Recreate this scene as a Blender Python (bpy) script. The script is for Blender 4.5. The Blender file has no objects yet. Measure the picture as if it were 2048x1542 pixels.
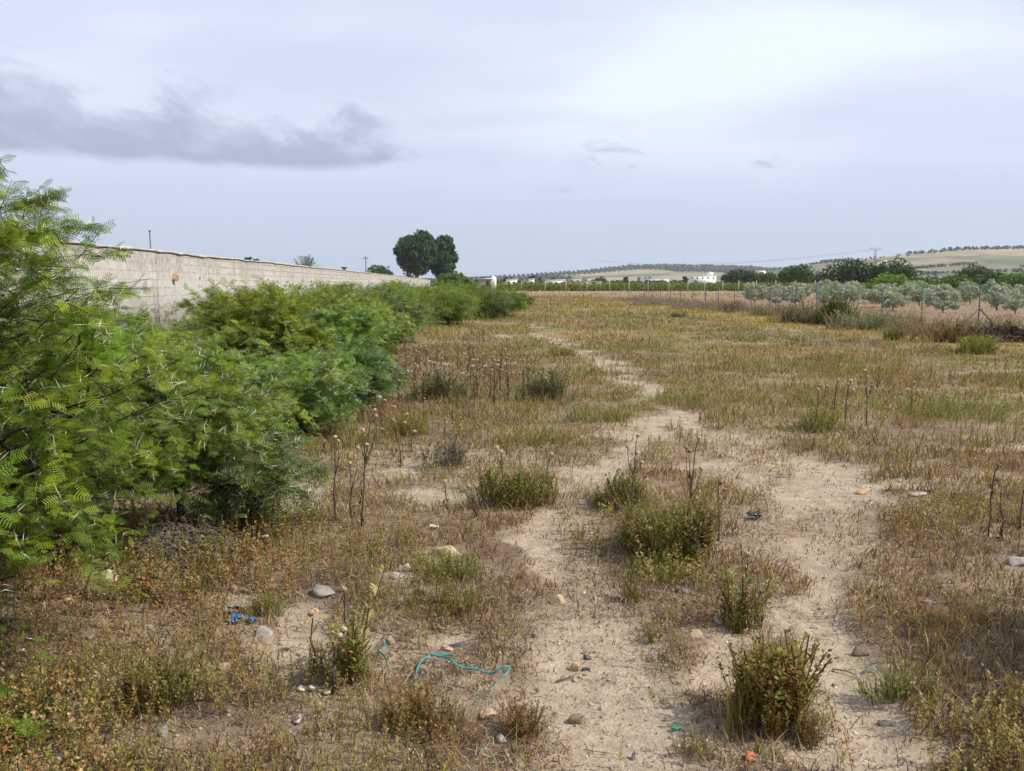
import bpy, math, random
import numpy as np
from mathutils import Vector, Matrix, Euler

R = math.radians
C = bpy.context.scene.collection
scene = bpy.context.scene

# ------------------------------------------------------------------ camera
CAM_H, F, HOR, CX = 1.6, 1540.0, 566.0, 1024.0     # eye height, focal length (photo px), horizon row
PITCH = math.atan((771 - HOR) / F)
cam_d = bpy.data.cameras.new('camera')
cam_d.sensor_width = 36.0
cam_d.lens = F / 2048 * 36.0
cam_d.clip_start = 0.05
cam_d.clip_end = 20000
cam = bpy.data.objects.new('camera', cam_d)
C.objects.link(cam)
cam.location = (0, 0, CAM_H)
cam.rotation_euler = (math.pi / 2 - PITCH, 0, 0)
scene.camera = cam

# ------------------------------------------------------------------ render / exposure
scene.view_settings.view_transform = 'Standard'
scene.view_settings.look = 'None'
scene.view_settings.exposure = 0.17
scene.view_settings.gamma = 1.0
scene.render.engine = 'CYCLES'
cy = scene.cycles
cy.use_denoising = True
cy.use_adaptive_sampling = True
cy.adaptive_threshold = 0.02
cy.max_bounces = 6
cy.diffuse_bounces = 3
cy.transmission_bounces = 3
cy.transparent_max_bounces = 6
cy.volume_bounces = 0
cy.sample_clamp_indirect = 6

# ------------------------------------------------------------------ sun
SUN_EL, SUN_AZ = R(47), R(101)                       # azimuth clockwise from +Y (view direction)
sun_dir = Vector((math.sin(SUN_AZ) * math.cos(SUN_EL), math.cos(SUN_AZ) * math.cos(SUN_EL), math.sin(SUN_EL)))
sd = bpy.data.lights.new('sun', 'SUN')
sd.energy = 5.0
sd.angle = R(0.9)
sd.color = (1.0, 0.94, 0.84)
sun = bpy.data.objects.new('sun', sd)
C.objects.link(sun)
sun.location = (30, -10, 40)
sun.rotation_euler = sun_dir.to_track_quat('Z', 'Y').to_euler()


# ------------------------------------------------------------------ node helper
class NT:
    def __init__(self, nt):
        self.nt = nt

    def n(self, typ, **kw):
        nd = self.nt.nodes.new(typ)
        for k, v in kw.items():
            setattr(nd, k, v)
        return nd

    def link(self, a, b):
        self.nt.links.new(a, b)

    def m(self, op, a, b=None, c=None, clamp=False):
        nd = self.n('ShaderNodeMath', operation=op, use_clamp=clamp)
        for i, v in enumerate((a, b, c)):
            if v is None:
                continue
            if isinstance(v, (int, float)):
                nd.inputs[i].default_value = v
            else:
                self.link(v, nd.inputs[i])
        return nd.outputs[0]

    def sstep(self, v, lo, hi):
        nd = self.n('ShaderNodeMapRange', interpolation_type='SMOOTHSTEP')
        self.link(v, nd.inputs[0])
        nd.inputs[1].default_value = lo
        nd.inputs[2].default_value = hi
        return nd.outputs[0]

    def mix(self, f, a, b, blend='MIX'):
        nd = self.n('ShaderNodeMix', data_type='RGBA', blend_type=blend)
        for i, v in ((0, f), (6, a), (7, b)):
            if isinstance(v, (int, float)):
                nd.inputs[i].default_value = v
            elif isinstance(v, tuple):
                nd.inputs[i].default_value = (v[0], v[1], v[2], 1)
            else:
                self.link(v, nd.inputs[i])
        return nd.outputs[2]

    def noise(self, vec, scale, detail=4, rough=0.55, dist=0.0):
        nd = self.n('ShaderNodeTexNoise')
        nd.inputs['Scale'].default_value = scale
        nd.inputs['Detail'].default_value = detail
        nd.inputs['Roughness'].default_value = rough
        nd.inputs['Distortion'].default_value = dist
        if vec is not None:
            self.link(vec, nd.inputs['Vector'])
        return nd.outputs[0]

    def comb(self, x, y, z):
        nd = self.n('ShaderNodeCombineXYZ')
        for i, v in enumerate((x, y, z)):
            if isinstance(v, (int, float)):
                nd.inputs[i].default_value = v
            else:
                self.link(v, nd.inputs[i])
        return nd.outputs[0]


# ------------------------------------------------------------------ world: NISHITA sky behind a high veil, with low clouds
world = bpy.data.worlds.new('World')
scene.world = world
world.use_nodes = True
wn = world.node_tree
wn.nodes.clear()
W = NT(wn)
out = W.n('ShaderNodeOutputWorld')
bg = W.n('ShaderNodeBackground')
W.link(bg.outputs[0], out.inputs[0])
bg.inputs[1].default_value = 0.1
sky = W.n('ShaderNodeTexSky', sky_type='NISHITA')
sky.sun_disc = False
sky.sun_elevation = SUN_EL
sky.sun_rotation = SUN_AZ
sky.dust_density = 2.0
tc = W.n('ShaderNodeTexCoord')
sep = W.n('ShaderNodeSeparateXYZ')
W.link(tc.outputs['Generated'], sep.inputs[0])
X, Y, Z = sep.outputs
az = W.m('MULTIPLY', W.m('ARCTAN2', X, Y), 180 / math.pi)      # degrees right of +Y
el = W.m('MULTIPLY', W.m('ARCSINE', Z), 180 / math.pi)         # degrees above the horizon
# plane at cloud height, for the drawn-out veil
den = W.m('ADD', W.m('MAXIMUM', Z, 0.0), 0.12)
pl = W.comb(W.m('DIVIDE', X, den), W.m('DIVIDE', Y, den), 0.0)
rot = W.n('ShaderNodeMapping')
rot.inputs['Rotation'].default_value = (0, 0, R(35))
rot.inputs['Scale'].default_value = (0.7, 1.15, 1)
W.link(pl, rot.inputs[0])
n_veil = W.noise(rot.outputs[0], 0.95, 4, 0.42, 0.3)
aeb = W.comb(W.m('MULTIPLY', az, 0.03), W.m('MULTIPLY', el, 0.09), 1.7)
n_soft = W.noise(aeb, 1.6, 2, 0.4, 0.2)
# vertical run of the veil's own brightness: denser and greyer low down
low = (5.45, 6.15, 7.6)
mid_c = (6.7, 7.3, 8.95)
hi = (8.4, 9.2, 9.9)
c1 = W.mix(W.sstep(el, 2.0, 9.5), low, mid_c)
# bright band high up, strongest right of the middle
azb = W.m('ADD', W.m('MULTIPLY', W.m('ABSOLUTE', W.m('SUBTRACT', az, 9.0)), -0.018), 0.62)
br = W.m('ADD', W.m('ADD', azb, W.m('MULTIPLY', W.m('SUBTRACT', n_veil, 0.5), 1.9)),
         W.m('MULTIPLY', W.m('SUBTRACT', n_soft, 0.5), 1.2))
br = W.m('MULTIPLY', W.sstep(br, 0.0, 0.85), W.sstep(el, 5.0, 14.0))
c2 = W.mix(br, c1, hi)
c2 = W.mix(W.m('MULTIPLY', W.sstep(n_veil, 0.62, 0.36), 0.30), c2, (5.5, 6.1, 7.6))
nsky = W.mix(0.93, sky.outputs[0], c2)
# dark low cloud on the left: a flat base near 7.7 degrees, ragged top
cv = W.comb(W.m('MULTIPLY', az, 0.16), W.m('MULTIPLY', W.m('ADD', el, W.m('MULTIPLY', az, 0.12)), 0.42), 4.2)
n_c = W.noise(cv, 1.15, 8, 0.6, 0.5)
n_c2 = W.noise(cv, 0.45, 3, 0.5, 0.2)


def cloud(a0, a1, base, top, soft_top, amp, slope=0.0):
    """mask for a cloud between azimuths a0..a1, resting on elevation base, reaching about top"""
    e = W.m('SUBTRACT', el, W.m('MULTIPLY', W.m('SUBTRACT', az, a0), slope))
    mid = (a0 + a1) / 2
    half = (a1 - a0) / 2
    q = W.m('DIVIDE', W.m('SUBTRACT', az, mid), half)
    q2 = W.m('SUBTRACT', 1.0, W.m('MULTIPLY', q, q))
    topn = W.m('ADD', base, W.m('MULTIPLY', W.m('MAXIMUM', q2, 0.0), top - base))
    jit = W.m('MULTIPLY', W.m('SUBTRACT', n_c, 0.5), amp)
    d_top = W.m('DIVIDE', W.m('SUBTRACT', W.m('ADD', topn, jit), e), soft_top)
    d_bot = W.m('DIVIDE', W.m('SUBTRACT', W.m('ADD', e, W.m('MULTIPLY', W.m('SUBTRACT', n_c, 0.5), 1.6)), base), 0.55)
    return W.m('MULTIPLY', W.sstep(d_top, 0.0, 1.0), W.sstep(d_bot, 0.0, 1.0))


n_big = W.noise(W.comb(W.m('MULTIPLY', az, 0.20), W.m('MULTIPLY', W.m('ADD', el, W.m('MULTIPLY', az, 0.16)), 0.34), 9.3), 1.0, 5, 0.6, 0.3)
topc = W.m('ADD', 11.6, W.m('MULTIPLY', W.m('MAXIMUM', W.m('SUBTRACT', -17.0, az), 0.0), 0.07))
topc = W.m('SUBTRACT', topc, W.m('MULTIPLY', W.sstep(az, -13.0, -5.0), 1.9))
topc = W.m('ADD', topc, W.m('MULTIPLY', W.m('SUBTRACT', n_big, 0.5), 10.0))
basec = W.m('ADD', 7.75, W.m('MULTIPLY', W.sstep(az, -14.0, -6.0), 0.8))
basec = W.m('ADD', basec, W.m('MULTIPLY', W.m('SUBTRACT', n_c, 0.5), 1.3))
m_t = W.sstep(W.m('SUBTRACT', topc, el), -0.5, 2.4)
m_b = W.sstep(W.m('SUBTRACT', el, basec), -0.25, 0.55)
m1 = W.m('MULTIPLY', W.m('MULTIPLY', m_t, m_b), W.sstep(az, -3.6, -7.0))
m1 = W.m('MULTIPLY', m1, W.m('ADD', 0.50, W.m('MULTIPLY', W.sstep(n_c, 0.32, 0.56), 0.48)))
dark = W.mix(W.sstep(W.m('ADD', n_c, W.m('MULTIPLY', el, 0.03)), 0.55, 1.05), (3.3, 3.85, 5.1), (4.5, 5.1, 6.6))
c3 = W.mix(m1, nsky, dark)
m2 = W.m('ADD', cloud(-9.0, -3.0, 5.75, 7.0, 0.9, 1.4),
         W.m('ADD', cloud(3.2, 10.5, 7.9, 10.6, 1.6, 4.4),
             W.m('ADD', cloud(1.0, 5.4, 6.3, 7.2, 0.8, 1.4),
                 W.m('ADD', cloud(16.4, 19.6, 7.7, 9.6, 1.5, 2.6), W.m('MULTIPLY', cloud(-4.0, 0.2, 7.9, 9.2, 2.3, 3.0), .4)))))
m2 = W.m('MULTIPLY', m2, W.sstep(n_c, 0.42, 0.62))
c4 = W.mix(W.m('MULTIPLY', m2, 0.85, clamp=True), c3, (4.2, 4.9, 6.4))
W.link(c4, bg.inputs[0])

# ------------------------------------------------------------------ photo px -> the ground it shows


def depth_of(py):
    return CAM_H / math.tan(math.atan((py - 771) / F) + PITCH)


def G(px, py):
    a = math.atan((py - 771) / F) + PITCH
    d = CAM_H / math.tan(a)
    zc = d * math.cos(PITCH) + CAM_H * math.sin(PITCH)
    return (px - CX) / F * zc, d


def at_d(px, d, h=0.0):
    """x at horizontal distance d of photo column px for a point h high"""
    zc = d * math.cos(PITCH) + (CAM_H - h) * math.sin(PITCH)
    return (px - CX) / F * zc


def hgt(py, d):
    return CAM_H - d * math.tan(math.atan((py - 771) / F) + PITCH)


# ------------------------------------------------------------------ noise in numpy


def _hash(ix, iy, seed):
    h = (ix.astype(np.int64) * 374761393 + iy.astype(np.int64) * 668265263 + seed * 974711) & 0xffffffff
    h = ((h ^ (h >> 13)) * 1274126177) & 0xffffffff
    return ((h ^ (h >> 16)) & 0xffffff) / float(0xffffff)


def vn(x, y, seed=0):
    x = np.asarray(x, float)
    y = np.asarray(y, float)
    ix, iy = np.floor(x), np.floor(y)
    fx, fy = x - ix, y - iy
    fx = fx * fx * (3 - 2 * fx)
    fy = fy * fy * (3 - 2 * fy)
    ix = ix.astype(np.int64)
    iy = iy.astype(np.int64)
    a = _hash(ix, iy, seed)
    b = _hash(ix + 1, iy, seed)
    c = _hash(ix, iy + 1, seed)
    d = _hash(ix + 1, iy + 1, seed)
    return (a + (b - a) * fx) * (1 - fy) + (c + (d - c) * fx) * fy


def fbm(x, y, s, seed=0, oct=4, gain=0.5):
    """about 0..1, feature size s"""
    t, a, w = 0, 1.0, 0
    for k in range(oct):
        t = t + a * vn(np.asarray(x) / s * 2 ** k + 17.3 * k, np.asarray(y) / s * 2 ** k - 9.1 * k, seed + k * 31)
        w += a
        a *= gain
    return t / w


def ss(v, lo, hi):
    t = np.clip((v - lo) / (hi - lo), 0, 1)
    return t * t * (3 - 2 * t)


def ground_h(x, y):
    x = np.asarray(x, float)
    y = np.asarray(y, float)
    r = np.hypot(x, y)
    near = 1 / (1 + (r / 14) ** 2)
    h = (fbm(x, y, 3.3, 5, 3) - 0.5) * 0.12
    h = h + (fbm(x, y, 0.5, 11, 4, 0.6) - 0.5) * 0.05 * near
    # the trodden way lies a little lower
    h = h - 0.03 * bare(x, y) * near
    # ploughed ridges right of the fence
    pl_ = ss(x - (18.6 - 0.1 * y), 0, 2) * ss(y, 18, 26) * (1 - ss(y, 70, 110))
    h = h + pl_ * (0.10 * np.sin((y + 1.2 * fbm(x, y, 4, 3, 2)) * 2 * math.pi / 2.1) + 0.12 * (fbm(x, y, 0.8, 13, 2) - .5))
    return h


def gh(x, y):
    return float(ground_h(np.array([x]), np.array([y]))[0])


# ------------------------------------------------------------------ where the soil lies bare (trodden tracks and patches)
def track(pts):
    o = []
    for px, py, w in pts:
        x, y = G(px, py)
        o.append((x, y, w / F * y))
    return np.array(o)


TRACKS = [
    track([(1068, 648, 12), (1100, 668, 18), (1135, 688, 22), (1185, 715, 26), (1235, 745, 28), (1285, 778, 22), (1310, 800, 22),
           (1350, 830, 34), (1420, 865, 70), (1500, 905, 100), (1580, 950, 120), (1640, 1000, 95), (1655, 1050, 75),
           (1610, 1110, 66), (1600, 1180, 50), (1615, 1260, 60), (1660, 1340, 62), (1730, 1430, 80), (1800, 1542, 80), (1900, 1750, 110)]),
    track([(1350, 830, 30), (1290, 870, 34), (1240, 915, 46), (1190, 960, 70), (1150, 1010, 56), (1130, 1080, 66), (1165, 1130, 80),
           (1190, 1210, 105), (1195, 1300, 125), (1230, 1390, 165), (1260, 1480, 200), (1290, 1600, 240), (1300, 1900, 300)]),
    track([(1195, 940, 30), (1330, 938, 30), (1460, 935, 40)]),
    track([(1180, 1320, 50), (1330, 1340, 60), (1430, 1320, 70), (1560, 1200, 40)]),
    track([(1660, 870, 10), (1780, 890, 14), (1900, 905, 16), (2080, 885, 14)]),
    track([(1700, 985, 26), (1850, 990, 18), (2060, 1020, 22)]),
    track([(600, 1230, 50), (580, 1290, 70), (540, 1340, 60)]),
]
PATCH = [(640, 990, 75, 34), (825, 950, 52, 26), (880, 1005, 70, 14), (1000, 672, 22, 5), (1110, 662, 30, 4), (1470, 683, 46, 5), (1560, 660, 26, 3),
         (1990, 745, 70, 6), (830, 690, 30, 6), (500, 1190, 40, 16), (680, 1280, 50, 22), (340, 1360, 40, 12), (900, 1290, 60, 14),
         (140, 1480, 70, 26), (1660, 1480, 90, 30), (1860, 1480, 60, 14)]
PB = []
for px, py, rx, ry in PATCH:
    x, y = G(px, py)
    PB.append((x, y, rx / F * y, (G(px, py - ry)[1] - G(px, py + ry)[1]) / 2))


def seg_d(x, y, t):
    best = np.full(np.shape(x), 1e9)
    for a, b in zip(t[:-1], t[1:]):
        ax, ay, aw = a
        bx, by, bw = b
        dx, dy = bx - ax, by - ay
        L = dx * dx + dy * dy + 1e-9
        u = np.clip(((x - ax) * dx + (y - ay) * dy) / L, 0, 1)
        d = np.hypot(x - ax - u * dx, y - ay - u * dy) / (aw + (bw - aw) * u)
        best = np.minimum(best, d)
    return best


def bare(x, y):
    x = np.asarray(x, float)
    y = np.asarray(y, float)
    r = np.hypot(x, y)
    xs = x + (fbm(x, y, 0.8, 91, 3) - 0.5) * 0.7 * np.clip(r / 6, 0.3, 2)
    ys = y + (fbm(x, y, 0.8, 47, 3) - 0.5) * 0.7 * np.clip(r / 6, 0.3, 3)
    d = np.full(np.shape(x), 1e9)
    for t in TRACKS:
        d = np.minimum(d, seg_d(xs, ys, t))
    for (px, py, rx, ry) in PB:
        d = np.minimum(d, np.hypot((xs - px) / rx, (ys - py) / ry))
    d = d + (fbm(x, y, 0.3, 7, 4, .65) - 0.5) * 1.5
    B = 1 - ss(d, 0.45, 1.55)
    # half-grown patches inside, and fading with distance
    B = B * (1 - .45 * ss(fbm(x, y * .6, 0.55, 57, 4), .52, .66))
    return B * (1 - .45 * ss(y, 10, 30))


# ------------------------------------------------------------------ meshes
def link(o, parent=None):
    C.objects.link(o)
    if parent is not None:
        o.parent = parent
    return o


def np_mesh(name, V, quads=None, tris=None, col=None, smooth=False):
    me = bpy.data.meshes.new(name)
    V = np.asarray(V, np.float32)
    me.vertices.add(len(V))
    me.vertices.foreach_set('co', V.ravel())
    nq = 0 if quads is None else len(quads)
    nt = 0 if tris is None else len(tris)
    lv = []
    if nq:
        lv.append(np.asarray(quads, np.int32).ravel())
    if nt:
        lv.append(np.asarray(tris, np.int32).ravel())
    lv = np.concatenate(lv)
    me.loops.add(len(lv))
    me.loops.foreach_set('vertex_index', lv)
    me.polygons.add(nq + nt)
    starts = np.concatenate([np.arange(nq) * 4, nq * 4 + np.arange(nt) * 3]).astype(np.int32)
    me.polygons.foreach_set('loop_start', starts)
    me.update(calc_edges=True)
    if smooth:
        me.polygons.foreach_set('use_smooth', np.ones(nq + nt, bool))
    if col is not None:
        ca = me.color_attributes.new('col', 'FLOAT_COLOR', 'POINT')
        cc = np.ones((len(V), 4), np.float32)
        cc[:, :3] = col
        ca.data.foreach_set('color', cc.ravel())
    return me


def obj(name, me, m, parent=None, loc=None):
    if not me.materials and m is not None:
        me.materials.append(m)
    o = bpy.data.objects.new(name, me)
    link(o, parent)
    if loc is not None:
        o.location = loc
    return o


def tag(o, label=None, cat=None, group=None, kind=None):
    if label:
        o['label'] = label
    if cat:
        o['category'] = cat
    if group:
        o['group'] = group
    if kind:
        o['kind'] = kind
    return o


def empty(name, loc, rz=0.0):
    o = bpy.data.objects.new(name, None)
    o.empty_display_size = 0.1
    link(o)
    o.location = loc
    o.rotation_euler = (0, 0, rz)
    return o


KIDS = {}


def copy_thing(o, loc, rz=0.0, sc=1.0):
    c = o.copy()
    link(c)
    c.location = loc
    c.rotation_euler = (0, 0, rz)
    c.scale = (sc, sc, sc) if not isinstance(sc, tuple) else sc
    for ch in list(o.children):
        k = ch.copy()
        link(k)
        k.parent = c
        for g in list(ch.children):
            q = g.copy()
            link(q)
            q.parent = k
    return c


class MB:
    """collects boxes, tubes and lumps as verts / quads / tris"""

    def __init__(self):
        self.v, self.q, self.t, self.n = [], [], [], 0

    def add(self, V, q=None, t=None):
        V = np.asarray(V, float)
        self.v.append(V)
        if q is not None and len(q):
            self.q.append(np.asarray(q, np.int64) + self.n)
        if t is not None and len(t):
            self.t.append(np.asarray(t, np.int64) + self.n)
        self.n += len(V)

    def box(self, x0, x1, y0, y1, z0, z1, M=None):
        V = np.array([(x, y, z) for z in (z0, z1) for y in (y0, y1) for x in (x0, x1)], float)
        if M is not None:
            V = V @ np.array(M.to_3x3()).T + np.array(M.translation)
        self.add(V, [(0, 2, 3, 1), (4, 5, 7, 6), (0, 1, 5, 4), (2, 6, 7, 3), (0, 4, 6, 2), (1, 3, 7, 5)])

    def tube(self, pts, rad, sides=6, cap=True):
        P = np.asarray(pts, float)
        n = len(P)
        rad = np.broadcast_to(np.asarray(rad, float), (n,))
        T = np.gradient(P, axis=0)
        T /= np.linalg.norm(T, axis=1, keepdims=True) + 1e-12
        up = np.array([0.31, 0.22, 0.92])
        A = np.cross(T, up)
        A /= np.linalg.norm(A, axis=1, keepdims=True) + 1e-12
        B = np.cross(T, A)
        an = np.arange(sides) / sides * 2 * math.pi
        V = P[:, None] + rad[:, None, None] * (A[:, None] * np.cos(an)[None, :, None] + B[:, None] * np.sin(an)[None, :, None])
        q = []
        for i in range(n - 1):
            for j in range(sides):
                k = (j + 1) % sides
                q.append((i * sides + j, i * sides + k, (i + 1) * sides + k, (i + 1) * sides + j))
        V = V.reshape(-1, 3)
        t = []
        if cap:
            c0, c1 = len(V), len(V) + 1
            V = np.vstack([V, P[0], P[-1]])
            for j in range(sides):
                k = (j + 1) % sides
                t.append((c0, k, j))
                t.append((c1, (n - 1) * sides + j, (n - 1) * sides + k))
        self.add(V, q, t)

    def build(self, name, m, parent=None, loc=None, smooth=False, col=None):
        V = np.vstack(self.v)
        q = np.vstack(self.q) if self.q else None
        t = np.vstack(self.t) if self.t else None
        return obj(name, np_mesh(name, V, q, t, col, smooth), m, parent, loc)


def ico(sub):
    import bmesh
    bm = bmesh.new()
    bmesh.ops.create_icosphere(bm, subdivisions=sub, radius=1.0)
    V = np.array([v.co[:] for v in bm.verts])
    T = np.array([[v.index for v in f.verts] for f in bm.faces])
    bm.free()
    return V, T


ICO1, ICO2, ICO3 = ico(1), ico(2), ico(3)


# ------------------------------------------------------------------ materials
MATS = {}


def mat_base(name, rough=0.85, spec=0.25):
    m = bpy.data.materials.new(name)
    m.use_nodes = True
    nt = NT(m.node_tree)
    b = m.node_tree.nodes['Principled BSDF']
    b.inputs['Roughness'].default_value = rough
    b.inputs['Specular IOR Level'].default_value = spec
    return m, nt, b


def plain(name, c, rough=0.8, var=0.25, scale=8.0, bump=0.0, spec=0.25, metal=0.0):
    if name in MATS:
        return MATS[name]
    m, N, b = mat_base(name, rough, spec)
    b.inputs['Metallic'].default_value = metal
    tc_ = N.n('ShaderNodeTexCoord')
    f = N.noise(tc_.outputs['Object'], scale, 5, 0.6)
    lo = tuple(v * (1 - var) for v in c)
    hi_ = tuple(min(1, v * (1 + var)) for v in c)
    N.link(N.mix(N.sstep(f, 0.3, 0.7), lo, hi_), b.inputs['Base Color'])
    if bump:
        bp = N.n('ShaderNodeBump')
        bp.inputs['Strength'].default_value = bump
        bp.inputs['Distance'].default_value = 0.02
        N.link(N.noise(tc_.outputs['Object'], scale * 4, 6, 0.65), bp.inputs['Height'])
        N.link(bp.outputs[0], b.inputs['Normal'])
    MATS[name] = m
    return m


def leafy(name, trans=0.35, rough=0.6, gain=1.0, spec=0.25):
    """plant matter coloured per leaf by the mesh's own 'col' attribute; light also passes through"""
    if name in MATS:
        return MATS[name]
    m, N, b = mat_base(name, rough, spec)
    at = N.n('ShaderNodeAttribute', attribute_name='col')
    b.inputs['Roughness'].default_value = rough
    N.link(at.outputs['Color'], b.inputs['Base Color'])
    tr = N.n('ShaderNodeBsdfTranslucent')
    N.link(N.mix(1.0, at.outputs['Color'], (gain * 1.15, gain * 1.2, gain * 0.6), 'MULTIPLY'), tr.inputs[0])
    mx = N.n('ShaderNodeMixShader')
    mx.inputs[0].default_value = trans
    N.link(b.outputs[0], mx.inputs[1])
    N.link(tr.outputs[0], mx.inputs[2])
    N.link(mx.outputs[0], m.node_tree.nodes['Material Output'].inputs[0])
    MATS[name] = m
    return m


M_LEAF = leafy('acacia_leaf', 0.35, 0.55, 1.1)
M_GRASS = leafy('dry_grass', 0.3, 0.8, 1.0, 0.1)
M_FAR = leafy('tree_leaf', 0.2, 0.7, 1.0, 0.15)
M_OLIVE = leafy('olive_leaf', 0.2, 0.5, 1.0, 0.3)
M_BARK = plain('dark_bark', (0.045, 0.035, 0.028), 0.9, 0.4, 20, 0.5)
M_BARK2 = plain('grey_bark', (0.16, 0.12, 0.10), 0.9, 0.3, 4, 0.4)
M_THORN = plain('white_thorn', (0.62, 0.58, 0.50), 0.5, 0.15, 30)
M_STALK = plain('dry_stalk', (0.10, 0.060, 0.045), 0.85, 0.4, 30)
M_HEAD = plain('seed_head', (0.33, 0.25, 0.17), 0.9, 0.35, 60)

# soil ------------------------------------------------------------
m, N, b = mat_base('soil', 0.95, 0.1)
at = N.n('ShaderNodeAttribute', attribute_name='col')
tc_ = N.n('ShaderNodeTexCoord')
P = tc_.outputs['Object']
n1 = N.noise(P, 9, 8, 0.7, 0.2)
n2 = N.noise(P, 60, 6, 0.7)
n3 = N.noise(P, 1.6, 5, 0.6)
vor = N.n('ShaderNodeTexVoronoi')
vor.inputs['Scale'].default_value = 55
N.link(P, vor.inputs['Vector'])
c = N.mix(N.sstep(n1, 0.3, 0.72), N.mix(1.0, at.outputs[0], (0.72, 0.69, 0.66), 'MULTIPLY'), N.mix(1.0, at.outputs[0], (1.18, 1.15, 1.1), 'MULTIPLY'))
c = N.mix(N.m('MULTIPLY', N.sstep(n2, 0.52, 0.68), 0.6), c, (0.14, 0.11, 0.085))
c = N.mix(N.m('MULTIPLY', N.sstep(n3, 0.45, 0.7), 0.22), c, (0.42, 0.35, 0.25))
N.link(c, b.inputs['Base Color'])
bp = N.n('ShaderNodeBump')
bp.inputs['Strength'].default_value = 0.9
bp.inputs['Distance'].default_value = 0.02
hh = N.m('ADD', N.m('MULTIPLY', n1, 0.7), N.m('ADD', N.m('MULTIPLY', n2, 0.35), N.m('MULTIPLY', vor.outputs['Distance'], 0.25)))
N.link(hh, bp.inputs['Height'])
N.link(bp.outputs[0], b.inputs['Normal'])
M_SOIL = m

# ------------------------------------------------------------------ ground sheet
SAND = np.array((0.355, 0.297, 0.228))
LITTER = np.array((0.205, 0.148, 0.105))
FARG = np.array((0.155, 0.145, 0.05))
GOLD = np.array((0.27, 0.20, 0.075))
PLOUGH = np.array((0.235, 0.165, 0.122))


def fence_x(y):
    return 18.1 - 0.1 * y


def zones(x, y):
    """weights of what grows: (green, gold, brown, orange) at a place"""
    g = fbm(x, y, 2.4, 201, 4)
    g2 = fbm(x, y, 0.9, 207, 3)
    far = ss(y, 22, 60)
    green = ss(g * 0.65 + g2 * 0.35, 0.43, 0.60)
    gold = ss(fbm(x, y, 6.0, 211, 3), 0.42, 0.62) * ss(y, 12, 26)
    # the golden strip in front of the side fence
    fx = fence_x(y) - x
    strip = ss(fx, 0.6, 1.5) * (1 - ss(fx, 4.0, 7.0)) * ss(y, 14, 19) * (1 - ss(y, 60, 80))
    gold = np.maximum(gold, strip)
    brown = ss(fbm(x, y, 1.5, 223, 4), 0.42, 0.6) * (1 - 0.6 * far)
    orange = ss(fbm(x, y, 0.7, 229, 3), 0.5, 0.66) * (1 - ss(y, 9, 22))
    rt_ = ss(x / np.maximum(y, .5), .34, .46) * (1 - ss(y, 6.5, 9.5))
    mid = ss(y, 6, 9) * (1 - ss(y, 18, 26)) * (1 - ss(x / np.maximum(y, .5), -.02, .08))
    brown = np.maximum(brown, np.maximum(rt_ * .95, mid * .85))
    green = green * (1 - .7 * rt_) * (1 - .45 * mid)
    return green, gold, brown, orange


def soil_col(x, y):
    B = bare(x, y)[:, None]
    green, gold, brown, orange = [w[:, None] for w in zones(x, y)]
    far = .8 * ss(y, 5, 14)[:, None] + .2 * ss(y, 14, 45)[:, None]
    base = LITTER * (1 - 0.25 * brown) * np.ones((len(x), 1))
    base = base + (np.array((0.34, 0.275, 0.20)) - base) * ss(fbm(x, y, 0.55, 77, 4), 0.42, 0.62)[:, None] * 0.7
    farc = (np.array((0.215, 0.165, 0.095)) * (1 - .35 * brown) + np.array((.03, .025, .015)) * (fbm(x, y, 2.0, 99, 3)[:, None] - .5) * 4) * (1 - green) + FARG * green
    farc = farc * (1 - 0.7 * gold) + GOLD * 0.7 * gold
    base = base * (1 - far) + farc * far
    c = base * (1 - B) + SAND * B
    # fallow strip before the long hedge
    st = (ss(y, 92, 106) * (1 - ss(y, 150, 156)) * ss(x, -40, -20))[:, None]
    c = c * (1 - 0.85 * st) + np.array((0.30, 0.215, 0.155)) * 0.85 * st
    # ploughed land right of the side fence
    pz = (ss(x - fence_x(y), -0.3, 1.0) * ss(y, 12, 16) * (1 - ss(y, 95, 130)))[:, None]
    c = c * (1 - 0.9 * pz) + PLOUGH * 0.9 * pz
    return c


def axis(lim_lo, lim_hi, step, ratio, far_lo, far_hi):
    a = list(np.arange(lim_lo, lim_hi + 1e-9, step))
    s, v = step, a[-1]
    while v < far_hi:
        s *= ratio
        v += s
        a.append(v)
    s, v = step, a[0]
    pre = []
    while v > far_lo:
        s *= ratio
        v -= s
        pre.append(v)
    return np.array(pre[::-1] + a)


gx = axis(-4.2, 4.2, 0.035, 1.045, -7000, 7000)
gy = axis(1.6, 8.5, 0.035, 1.03, -300, 9000)
GX, GY = np.meshgrid(gx, gy)
fxv, fyv = GX.ravel(), GY.ravel()
gz = ground_h(fxv, fyv)
nx_, ny_ = len(gx), len(gy)
idx = np.arange(nx_ * ny_).reshape(ny_, nx_)
Q = np.stack([idx[:-1, :-1], idx[:-1, 1:], idx[1:, 1:], idx[1:, :-1]], -1).reshape(-1, 4)
g_me = np_mesh('ground', np.stack([fxv, fyv, gz], 1), Q, None, soil_col(fxv, fyv), True)
tag(obj('ground', g_me, M_SOIL), 'sandy field soil with trodden bare tracks', kind='structure')


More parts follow.
